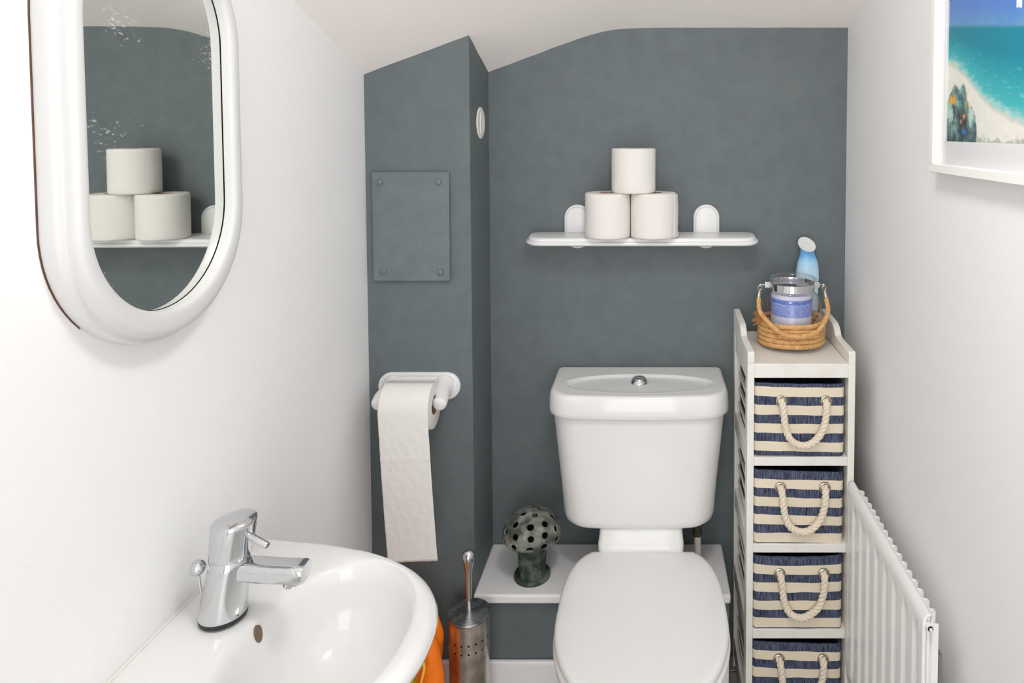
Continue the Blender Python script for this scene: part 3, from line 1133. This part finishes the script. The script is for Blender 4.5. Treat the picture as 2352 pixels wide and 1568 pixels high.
# wall with two rows of small square perforations
bm = B()
NA = 72
zl = [.004, .02, .10, .20, .2415, .2455, .2600, .2640, .285, ZT - .002, ZT]
vs = [[bm.verts.new((BRX + taper(z) * math.cos(2 * PI * i / NA), BRY + taper(z) * math.sin(2 * PI * i / NA), z)) for i in range(NA)] for z in zl]
for k_ in range(len(zl) - 1):
    for i in range(NA):
        if k_ in (4, 6) and i % 4 == 0: continue
        j = (i + 1) % NA
        bm.faces.new((vs[k_][i], vs[k_][j], vs[k_ + 1][j], vs[k_ + 1][i]))
bm.faces.new(list(reversed(vs[0])))
o = obj('cylinder', bm, M['steel'], bh, angle=40)
sharp_rims(o)
s_ = o.modifiers.new('thick', 'SOLIDIFY')
s_.thickness = .001
bm = B()
lathe(bm, [(.001, .006), (.036, .006), (.0375, .01), (.0385, .295)], (BRX, BRY), 40)
obj('liner', bm, M['dark'], bh, label='dark inner liner seen through the holes')
tb_ = empty('toilet_brush', (BRX, BRY, ZT), 'steel toilet brush handle with round lid standing in the holder', 'toilet brush')
bm = B()
lathe(bm, [(.001, ZT + .001), (.0445, ZT + .001), (.0450, ZT + .003), (.0440, ZT + .0060), (.036, ZT + .0085), (.001, ZT + .0095)], (BRX, BRY), 48)
obj('lid', bm, M['dull_steel'], tb_, label='dull scratched steel lid')
bm = B()
hp = [(.0060, ZT + .009), (.0058, ZT + .03), (.0060, ZT + .06), (.0066, ZT + .085), (.0080, ZT + .10), (.0108, ZT + .112), (.0132, ZT + .121), (.0135, ZT + .127), (.0120, ZT + .1345), (.0085, ZT + .1398), (.004, ZT + .1422), (.0005, ZT + .1428)]
lathe(bm, hp, (BRX, BRY), 32)
obj('handle', bm, M['chrome'], tb_)

# ------------------------------------------------------------------ pierced mushroom ornament on the ledge
MX, MYY, MZ = -.2705, 1.553, .292
mu_ = empty('mushroom_ornament', (MX, MYY, MZ), 'dark verdigris mushroom ornament with pierced cap standing on the white ledge', 'ornament')
bm = B()
bmesh.ops.create_icosphere(bm, subdivisions=6, radius=1)
holes = []
for row, (el, cnt, ph) in enumerate(((72, 4, .3), (47, 8, .1), (25, 11, .45), (4, 12, .15))):
    for q in range(cnt):
        az = 2 * PI * (q + ph) / cnt + .12 * nz(q * 1.7, row * 2.1)
        e_ = math.radians(el) + .05 * nz(q * 2.3 + 5, row)
        holes.append((Vector((math.cos(e_) * math.cos(az), math.cos(e_) * math.sin(az), math.sin(e_))), .118 + .018 * nz(q * 3.1, row + 9)))
kill = []
for v in bm.verts:
    for c_, a_ in holes:
        d = v.co.angle(c_)
        if d < a_ * .78:
            kill.append(v)
            break
bmesh.ops.delete(bm, geom=kill, context='VERTS')
for v in bm.verts:
    if v.is_boundary:
        for c_, a_ in holes:
            d = v.co.angle(c_)
            if d < a_ * 1.45:
                ax = c_.cross(v.co).normalized()
                v.co = Matrix.Rotation(a_, 3, ax) @ c_
                break
for v in bm.verts:
    s = v.co.z
    r_ = .0685
    zz = s * .0585 if s > 0 else s * .0150
    wob = 1 + .02 * noise.noise(v.co * 3)
    v.co = Vector((MX + v.co.x * r_ * wob, MYY + v.co.y * r_ * wob, MZ + .1010 + zz))
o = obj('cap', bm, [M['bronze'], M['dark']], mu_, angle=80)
sharp_rims(o)
s_ = o.modifiers.new('thick', 'SOLIDIFY')
s_.thickness = .004
s_.offset = -1
s_.material_offset = 1  # inside of the cap coloured dark: painted shade seen through the holes
s_.material_offset_rim = 0
bm = B()
rings = []
for r, z in ((.0405, .0), (.0420, .003), (.0422, .008), (.040, .0115), (.037, .0115), (.0335, .0105), (.0305, .0115), (.0300, .018), (.0305, .03), (.031, .045), (.0325, .066), (.0325, .086)):
    rings.append([(MX + (r * (1 + (.045 * math.cos(i * 2 * PI / 9) + .04 * nz(i * .9, 3) if z > .0112 and r < .034 else 0))) * math.cos(2 * PI * i / 72),
                   MYY + (r * (1 + (.045 * math.cos(i * 2 * PI / 9) + .04 * nz(i * .9, 3) if z > .0112 and r < .034 else 0))) * math.sin(2 * PI * i / 72), MZ + z) for i in range(72)])
loft(bm, rings)
obj('stem', bm, M['bronze_dark'], mu_, angle=60)

# ------------------------------------------------------------------ orange bag behind the basin
og = empty('orange_bag', (-.47, 1.36, .004), 'crumpled orange bag with yellow cord on the floor behind the basin', 'bag')
bm = B()
rings = []
NBG = 60
for k_ in range(27):
    t = k_ / 26
    z = .004 + .372 * t
    rx = pl(t, [(0, .050), (.1, .056), (.4, .062), (.55, .066), (.72, .072), (.80, .066), (.88, .054), (.95, .044), (1, .024)])
    ry = pl(t, [(0, .05), (.5, .055), (.8, .045), (1, .012)])
    R = []
    for i in range(NBG):
        a = 2 * PI * i / NBG
        d = 1 + .07 * fbm(math.cos(a) * 1.6, math.sin(a) * 1.6 + t * 2.5, 2) + .05 * abs(nz(math.cos(a) * 4, math.sin(a) * 4 + t * 9, 6)) + .05 * math.sin(5 * a + t * 7)
        R.append((-.500 + rx * d * math.cos(a), 1.395 + ry * d * math.sin(a) - .02 * t, z))
    rings.append(R)
loft(bm, rings)
obj('sack', bm, M['orange'], og, angle=80)
bm = B()   # folded flap on the right of the bag
rings = []
for k_ in range(15):
    t = k_ / 14
    z = .06 + .250 * t
    R = []
    rw = pl(t, [(0, .018), (.2, .026), (.6, .026), (.9, .017), (1, .006)])
    for i in range(24):
        a = 2 * PI * i / 24
        R.append((-.455 + .010 * math.sin(t * 3) + .006 * t + rw * math.cos(a), 1.348 + .018 * math.sin(a) + .004 * nz(t * 8, i * .2), z))
    rings.append(R)
loft(bm, rings)
obj('folded_flap', bm, M['orange'], og, angle=80)
bm = B()
tube(bm, catmull([(-.462, 1.302, .302), (-.4522, 1.300, .2975), (-.4425, 1.300, .287), (-.4405, 1.300, .274), (-.4445, 1.299, .255), (-.452, 1.298, .225), (-.460, 1.298, .17)], 8), .0026, 8)
obj('cord', bm, M['yellow'], og, label='yellow cord')
bm = B()
loft(bm, [[(-.515, 1.300, .06), (-.458, 1.300, .06), (-.458, 1.325, .06), (-.515, 1.325, .06)], [(-.492, 1.300, .20), (-.460, 1.300, .20), (-.460, 1.322, .20), (-.492, 1.322, .20)],
          [(-.472, 1.300, .27), (-.462, 1.300, .27), (-.462, 1.316, .27), (-.472, 1.316, .27)]])
obj('side_panel', bm, M['olive'], og, label='olive green panel')

# ------------------------------------------------------------------ slim cabinet with four basket bays
X0, X1, Y0, Y1 = .2105, .4395, 1.430, 1.668
ZTOP = .8365
cb = empty('storage_cabinet', ((X0 + X1) / 2, (Y0 + Y1) / 2, .004), 'tall slim white wooden cabinet with four basket bays beside the toilet', 'cabinet')
TH = .0145
rails = [(.806, ZTOP), (.6155, .6345), (.4255, .4445), (.2355, .2555), (.045, .065)]
def put(name, *a, par=None, bev=.0012):
    bm = B()
    box(bm, *a)
    return obj(name, bm, M['cabinet'], par or cb, bevel=bev)
# stiles of both sides
for sx, xa, xb in ((0, X0, X0 + TH), (1, X1 - TH, X1)):
    put('stile', xa, xb, Y0, Y0 + .030, .004, ZTOP)
    put('stile', xa, xb, Y1 - .028, Y1, .004, ZTOP)
    for z0, z1 in ((.795, ZTOP), (.603, .645), (.413, .455), (.223, .265), (.035, .077)):
        put('side_rail', xa + .001, xb - .001, Y0 + .030, Y1 - .028, z0, z1)
    for zz in (.795, .603, .413, .223):
        for q in range(3):
            z0 = zz - .130 + .037 * q
            put('slat', xa + .008, xb - .0035, Y0 + .030, Y1 - .028, z0, z0 + .006, bev=.0008)
    # gallery rising above the top
    bm = B()
    prof = [(Y0, ZTOP), (Y0, .858), (Y0 + .004, .862), (1.520, .862), (1.536, .865), (1.547, .877), (1.560, .885), (1.570, .887), (Y1, .892), (Y1, ZTOP)]
    loft(bm, [[(xa, y, z) for y, z in prof], [(xb, y, z) for y, z in prof]])
    obj('gallery_side', bm, M['cabinet'], cb, bevel=.0012)
put('top_board', X0 + TH, X1 - TH, Y0 + .0005, Y1, .806, ZTOP)
for z0, z1 in rails[1:]:
    put('shelf_board', X0 + TH, X1 - TH, Y0 + .0005, Y1, z0, z1)
bm = B()
box(bm, X0 + TH, X1 - TH, Y1 - .006, Y1 - .001, .01, .806)
obj('back_panel', bm, M['cabinet'], cb, smooth=False)

# baskets
def basket(zfloor, h, phase, first_navy, label, seed, hx=0.0, drop=.092, lean=0.0):
    bx0, bx1 = X0 + TH + .0005, X1 - TH - .006
    by0, by1 = Y0 + .004, Y1 - .014
    root = empty('storage_basket', ((bx0 + bx1) / 2, (by0 + by1) / 2, zfloor), label, 'basket', 'striped baskets in the cabinet')
    # stripe boundaries from the top down
    edges = [0.0]
    navy = []
    d = phase
    cur = first_navy
    z = 0
    seq = []
    while z < h - 1e-6:
        step = d if z == 0 else (.0188 if cur else .0208)
        z2 = min(h, z + step)
        seq.append((z, z2, cur))
        z = z2
        cur = not cur
    bm = B()
    n = 18
    def outline(zz, t):
        r = .010
        P = rounded_rect(bx0, bx1, by0, by1, r, 4)
        res = []
        for i in range(len(P)):
            a, b = P[i], P[(i + 1) % len(P)]
            res.append(a)
            L = math.hypot(b[0] - a[0], b[1] - a[1])
            if L > .05:
                for q in range(1, n):
                    s = q / n
                    res.append((a[0] + (b[0] - a[0]) * s, a[1] + (b[1] - a[1]) * s))
        return res
    def ring(depth, inset=0.0):
        R = []
        for (x, y) in outline(0, 0):
            s = (x - bx0) / (bx1 - bx0)
            top = 1 - depth / h
            dz = -(.0035 * math.sin(s * PI) * seed[0] + .004 * (s) * seed[1]) * (top ** 1.0) - .0012 * nz(s * 5 + seed[2], depth * 30)
            dz -= .0030 * (1 - top) * lean * s
            bulge = .002 * nz(x * 25 + seed[2], depth * 25)
            yy = y + (bulge if y < by0 + .01 else 0)
            cxm, cym = (bx0 + bx1) / 2, (by0 + by1) / 2
            xx = x + (inset if x < cxm else -inset)
            yy = yy + (inset if y < cym else -inset)
            R.append((xx, yy, zfloor + h - depth + dz))
        return R
    rings = []
    mats = []
    for (a, b, nv) in seq:
        m_ = 3
        for q in range(m_):
            rings.append(ring(a + (b - a) * q / m_, 0 if a + q > 0 else .001))
            mats.append(1 if nv else 0)
    rings.append(ring(h - .0005, .0025))
    for r in rings[-1:]:
        pass
    vs = [[bm.verts.new(p) for p in r] for r in rings]
    for k_, (a_, b_) in enumerate(zip(vs, vs[1:])):
        for i in range(len(a_)):
            f = bm.faces.new((a_[i], a_[(i + 1) % len(a_)], b_[(i + 1) % len(a_)], b_[i]))
            f.material_index = mats[k_]
    # bottom, rim and inside
    bm.faces.new(vs[-1])
    inn = [ring(0, .004), ring(.02, .0045), ring(h - .006, .006)]
    iv = [[bm.verts.new(p) for p in r] for r in inn]
    allv = [vs[0]] + iv
    for a_, b_ in zip(allv, allv[1:]):
        for i in range(len(a_)):
            f = bm.faces.new((b_[i], b_[(i + 1) % len(a_)], a_[(i + 1) % len(a_)], a_[i]))
            f.material_index = 1
    f = bm.faces.new(list(reversed(iv[-1])))
    f.material_index = 1
    obj('fabric_body', bm, [M['cream'], M['navy']], root, angle=50)
    # eyelets and rope handle
    ez = zfloor + h - .0385
    ex = (.0575, .1525)
    yf = by0 - .0012
    for e in ex:
        bm = B()
        pts = [(bx0 + e + .0100 * math.cos(2 * PI * i / 28), yf, ez + .0100 * math.sin(2 * PI * i / 28)) for i in range(28)]
        tube(bm, pts, .0027, 8, closed=True)
        obj('eyelet', bm, M['eyelet'], root)
        bm = B()
        lathe(bm, [(.0085, 0), (.001, 0)], (0, 0), 20)
        xform(bm, Matrix.Translation((bx0 + e, yf + .0004, ez)) @ Matrix.Rotation(PI / 2, 4, 'X'))
        obj('eyelet_hole', bm, M['dark'], root)
    cxm = (ex[0] + ex[1]) / 2 + hx
    P = [(bx0 + ex[0], yf + .006, ez + .001), (bx0 + ex[0] + .001, yf - .005, ez - .002), (bx0 + ex[0] + .004, yf - .0085, ez - .025), (bx0 + ex[0] + .008, yf - .008, ez - .055),
         (bx0 + ex[0] + .019, yf - .008, ez - drop + .012), (bx0 + cxm - .008, yf - .008, ez - drop), (bx0 + cxm + .014, yf - .008, ez - drop + .003), (bx0 + ex[1] - .014, yf - .008, ez - drop + .022),
         (bx0 + ex[1] - .005, yf - .008, ez - .048), (bx0 + ex[1] - .001, yf - .0085, ez - .022), (bx0 + ex[1], yf - .005, ez - .002), (bx0 + ex[1], yf + .006, ez + .001)]
    bm = B()
    rope(bm, catmull(P, 10), .0077, .030, 3, .0022, 8)
    obj('rope_handle', bm, M['rope_cotton'], root, angle=80)
    return root
basket(.6355, .158, .007, True, 'topmost striped navy and cream basket in the white cabinet', (.3, .5, 1.0), lean=1)
basket(.4455, .160, .0185, True, 'second striped basket from the top of the white cabinet', (.2, 1.6, 5.0), lean=1)
basket(.2565, .160, .0185, True, 'third striped basket from the top of the white cabinet', (1.2, -.2, 9.0), hx=-.003)
basket(.0660, .160, .0180, True, 'bottom striped basket in the white cabinet, cut by the photo edge', (.4, 1.6, 13.0))

# ------------------------------------------------------------------ glass jar lantern with rope on the cabinet
JX, JY, JZ = .3295, 1.562, ZTOP
jr = empty('glass_jar', (JX, JY, JZ), 'clear glass jar wrapped in jute rope with metal neck band on the cabinet', 'jar')
bm = B()
lathe(bm, [(.001, .002), (.050, .002), (.060, .003), (.0655, .008), (.068, .018), (.0695, .04), (.0695, .088), (.0675, .104), (.062, .116), (.0535, .124), (.0500, .128), (.0500, .143), (.0505, .146), (.0545, .1495), (.0565, .1535), (.0560, .1560), (.0545, .1570),
           (.0525, .1560), (.0505, .152)], (JX, JY), 56, z0=JZ)
obj('glass_body', bm, M['glass'], jr, angle=60)
bm = B()
lathe(bm, [(.0508, .1300), (.0520, .1305), (.0520, .1460), (.0508, .1465)], (JX, JY), 56, z0=JZ)
obj('neck_band', bm, M['chrome'], jr)
for sx in (-1, 1):
    bm = B()
    hx_ = JX + sx * .0570
    box(bm, hx_ - .006, hx_ + .006, JY - .010, JY + .001, JZ + .1340, JZ + .1480)
    hb = obj('hinge_block', bm, M['chrome'], jr, bevel=.001)
    bm = B()
    tube(bm, [(hx_, JY - .0045, JZ + .1400), (JX + sx * .0715, JY - .0045, JZ + .1400)], .0016, 8)
    bmesh.ops.create_uvsphere(bm, u_segments=12, v_segments=8, radius=.0034, matrix=Matrix.Translation((JX + sx * .0725, JY - .0045, JZ + .1400)))
    obj('hinge_pin', bm, M['chrome'], hb)
bm = B()
path = []
turns = 5
for i in range(turns * 60 + 1):
    a = 2 * PI * i / 60
    t = i / (turns * 60)
    path.append((JX + .0715 * math.cos(a + 1.9), JY + .0715 * math.sin(a + 1.9), JZ + .0105 + .0115 * turns * t * .95 + .0012 * math.sin(3 * a)))
rope(bm, path, .0060, .017, 3, .0022, 6)
obj('rope_wrap', bm, M['rope_jute'], jr, angle=80)
bm = B()
kx = Vector((JX - .069, JY - .022, JZ + .064))
for q in range(16):
    up = q % 2
    d = Vector((-.75 + .05 * (q % 5), -.30 + .06 * (q % 4), (.75 if up else -.12) + .12 * ((q * 7) % 5) - .2))
    d.normalize()
    L_ = .020 + .003 * (q % 4)
    tube(bm, [kx + Vector((.006, 0, -.004)), kx + d * L_ * .5 + Vector((0, 0, .0015 * (q % 3))), kx + d * L_ + Vector((-.0006 * (q % 5), 0, -.002 * (q % 3)))], [.0034, .0020, .0007], 6)
obj('frayed_end', bm, M['jute_dark'], jr, label='frayed dark ends of the rope knot')
hl, hrr = Vector((JX - .0725, JY - .0045, JZ + .1400)), Vector((JX + .0725, JY - .0045, JZ + .1400))
P = catmull([hl + Vector((-.0050, -.009, -.0285)), hl + Vector((-.004, -.030, -.056)), (JX - .052, JY - .072, JZ + .060), (JX - .030, JY - .081, JZ + .047), (JX - .002, JY - .0845, JZ + .0440), (JX + .026, JY - .081, JZ + .047), (JX + .050, JY - .071, JZ + .058),
             hrr + Vector((.002, -.035, -.055)), hrr + Vector((.0040, -.010, -.0290))], 12)
bm = B()
rope(bm, P, .0054, .016, 3, .002, 6)
obj('rope_handle', bm, M['rope_jute'], jr, angle=80)
for (h_, p_) in ((hl, P[0]), (hrr, P[-1])):
    bm = B()
    d = (h_ - Vector(p_)).normalized()
    tube(bm, [Vector(p_) - d * .003, Vector(p_) + d * .016, Vector(p_) + d * .019], [.0048, .0046, .002], 14)
    rp = Vector(p_) + d * .0235
    pts = [rp + Vector((.0045 * math.cos(2 * PI * i / 16), 0, .0045 * math.sin(2 * PI * i / 16))) for i in range(16)]
    tube(bm, pts, .0011, 6, closed=True)
    obj('rope_ferrule', bm, M['eyelet'], jr)

cd = empty('candle', (JX, JY, JZ + .006), 'lilac candle with blue seascape label inside the glass jar', 'candle')
CR = .0468
cz0 = JZ + .0035
bm = B()
lathe(bm, [(.001, 0), (.028, .0), (.041, .006), (.0445, .018), (CR - .0005, .03), (CR - .0005, .114), (.0435, .118), (.001, .119)], (JX, JY), 48, z0=cz0)
obj('wax', bm, M['wax'], cd, angle=50)
bm = B()
lay = bm.loops.layers.float_color.new('print')
NL, NHL = 260, 60
lv_ = []
for i in range(NL + 1):
    a = PI * 1.02 + PI * .96 * i / NL
    lv_.append([bm.verts.new((JX + (CR + .0002) * math.cos(a), JY + (CR + .0002) * math.sin(a), cz0 + .0705 + .039 * j / NHL)) for j in range(NHL + 1)])
def lab(u, v):
    n_ = fbm(u * 9, v * 22, 3)
    c = col_mix((104, 130, 206), (146, 160, 222), .5 + n_ * .7)
    if v > .70: c = col_mix((74, 102, 190), (96, 124, 206), .5 + n_)
    foam = max(0, 1 - abs(v - .70 + .05 * nz(u * 9, 5)) / .035) * max(0, min(1, .6 + fbm(u * 22, v * 30, 8) * 1.6))
    c = col_mix(c, (222, 230, 246), foam)
    c = col_mix(c, (200, 210, 240), max(0, min(1, (fbm(u * 9, v * 34, 30) - .38) * 2.2)))
    if v > .95: c = (150, 164, 224)
    return c
for i in range(NL):
    for j in range(NHL):
        f = bm.faces.new((lv_[i][j], lv_[i + 1][j], lv_[i + 1][j + 1], lv_[i][j + 1]))
        c = lin(lab(i / NL * 1.6, j / NHL))
        for l in f.loops: l[lay] = c
obj('paper_label', bm, M['label_print'], cd, label='blue painted seascape label', recalc=False)

# blue air freshener behind the jar
AX, AY = .3865, 1.648
bo = empty('air_freshener', (AX, AY, ZTOP), 'pale blue bottle-shaped air freshener with slanted white top behind the jar', 'air freshener')
def blue_mat():
    m = mat('blue_bottle_gradient', (120, 180, 226), .28)
    nt = m.node_tree
    tc = nt.nodes.new('ShaderNodeTexCoord')
    sx = nt.nodes.new('ShaderNodeSeparateXYZ')
    nt.links.new(tc.outputs['Object'], sx.inputs[0])
    mr_ = nt.nodes.new('ShaderNodeMapRange')
    mr_.inputs['From Min'].default_value = 0
    mr_.inputs['From Max'].default_value = .24
    nt.links.new(sx.outputs['Z'], mr_.inputs['Value'])
    r = nt.nodes.new('ShaderNodeValToRGB')
    e = r.color_ramp.elements
    e[0].position, e[0].color = .5, lin((206, 230, 244))
    e[1].position, e[1].color = 1, lin((96, 158, 214))
    for p_, c_ in ((.66, (190, 222, 242)), (.745, (158, 206, 236)), (.80, (104, 172, 226)), (.84, (108, 168, 220))):
        q = e.new(p_)
        q.color = lin(c_)
    nt.links.new(mr_.outputs['Result'], r.inputs['Fac'])
    nt.links.new(r.outputs['Color'], nt.nodes['Principled BSDF'].inputs['Base Color'])
    return m
bm = B()
rings = []
bp_ = [(.0235, 0), (.025, .004), (.0255, .09), (.0278, .14), (.0268, .160), (.0242, .176), (.0195, .190), (.0175, .198), (.0180, .203), (.0190, .208)]
for r, z in bp_:
    t_ = max(0, (z - .190) / .018)
    rings.append([(AX + r * math.cos(2 * PI * i / 40) - .002 * t_, AY + .80 * r * math.sin(2 * PI * i / 40), ZTOP + z + t_ * (-.0065 * math.cos(2 * PI * i / 40) + .0105 * math.sin(2 * PI * i / 40))) for i in range(40)])
loft(bm, rings)
obj('bottle_body', bm, blue_mat(), bo, angle=60)
bm = B()
c_ = Vector((AX - .0020, AY, ZTOP + .2185))
rings = []
for r, d in ((.0200, -.007), (.0228, -.003), (.0232, 0), (.0222, .0014), (.018, .0008), (.001, .0002)):
    rings.append([(r * math.cos(2 * PI * i / 40), .92 * r * math.sin(2 * PI * i / 40), d) for i in range(40)])
loft(bm, rings)
xform(bm, Matrix.Translation(c_) @ Matrix.Rotation(math.radians(22), 4, 'Y') @ Matrix.Rotation(math.radians(42), 4, 'X'))
obj('slanted_top', bm, M['plastic'], bo, angle=60, label='white slanted oval top')

# ------------------------------------------------------------------ radiator on the right wall
RX, RZ = .4235, .585
RY0, RY1 = 1.022, 1.4255
rd = empty('radiator', (.455, (RY0 + RY1) / 2, .15), 'white panel radiator with vertical flutes on the right wall', 'radiator')
bm = B()
# fluted front panel: section along y, extruded in z, flutes fade near top and bottom
zs = [.16, .168, .185, .20, .525, .545, .560, .570, .579, .5845, .5855]
NYR = 160
gv = []
def flute(y):
    p = ((y - RY0 - .030) / .0460) % 1
    if y < RY0 + .022 or y > RY1 - .015: return 0
    s = 0
    q = abs(p - .5) * 2
    return max(0, min(1, (q - .50) / .22))
for z in zs:
    row = []
    for i in range(NYR + 1):
        y = RY0 + (RY1 - RY0) * i / NYR
        d = 0
        if .19 < z < .53: d = flute(y) * .006
        if abs(z - .545) < .002: d = flute(y) * .0015
        x = RX + d
        if z > .565: x = RX + (.0, .0025, .0075)[(z > .573) + (z > .5815)]
        if z > .585: x = RX + .014
        if z < .17: x = RX + .003
        if i == 0 or i == NYR: x = max(x, RX + .004)
        row.append(bm.verts.new((x, y, z)))
    gv.append(row)
for a_, b_ in zip(gv, gv[1:]):
    for i in range(NYR): bm.faces.new((a_[i], a_[i + 1], b_[i + 1], b_[i]))
o = obj('front_panel', bm, M['radiator'], rd, angle=60)
s_ = o.modifiers.new('thick', 'SOLIDIFY')
s_.thickness = .003
s_.offset = -1
bm = B()
box(bm, RX + .0065, RX + .014, RY0 + .004, RY1 - .004, .165, RZ - .003)
obj('water_panel', bm, M['radiator'], rd, bevel=.003)
# convector fins: wavy ribbon whose loops show along the top
bm = B()
rows = []
for i in range(200):
    y = RY0 + .002 + (RY1 - RY0 - .02) * i / 199
    ph = (y / .0235) % 1
    x = RX + .0150 + .0105 * min(1, max(0, (math.sin(2 * PI * ph) * 1.6 + 1) / 2))
    rows.append([(x, y, .19), (x, y, RZ - .005)])
g = [[bm.verts.new(p) for p in r] for r in rows]
for a_, b_ in zip(g, g[1:]): bm.faces.new((a_[0], b_[0], b_[1], a_[1]))
o = obj('convector_fins', bm, M['radiator'], rd, angle=80)
s_ = o.modifiers.new('thick', 'SOLIDIFY')
s_.thickness = .0012
bm = B()
box(bm, RX + .0142, RX + .0240, RY0 + .0005, RY0 + .0015, .18, RZ - .014)
obj('end_fin', bm, M['radiator'], rd, smooth=False)
bm = B()
tube(bm, [(RX + .0085, RY0 + .006, RZ - .017), (RX + .0085, RY0 - .006, RZ - .017)], .0058, 16)
bv = obj('bleed_boss', bm, M['radiator'], rd)
bm = B()
tube(bm, [(RX + .0085, RY0 - .006, RZ - .017), (RX + .0085, RY0 - .0075, RZ - .017)], .0042, 12)
obj('bleed_recess', bm, M['dark'], bv)
bm = B()
box(bm, RX + .0065, RX + .0105, RY0 - .0095, RY0 - .006, RZ - .019, RZ - .015)
obj('bleed_screw', bm, M['radiator'], bv)
for yy in (RY0 + .008, RY1 - .06):
    bm = B()
    box(bm, RX + .028, RX + .0345, yy, yy + .026, .20, .515)
    box(bm, RX + .030, XR - .0005, yy + .004, yy + .022, .24, .27)
    obj('wall_bracket', bm, M['rad_dark'], rd, bevel=.001)
for yy in (RY0 + .02, RY1 - .03):
    bm = B()
    tube(bm, [(RX + .010, yy, .17), (RX + .010, yy, .0)], .0075, 14)
    obj('feed_pipe', bm, M['pipe'], rd)
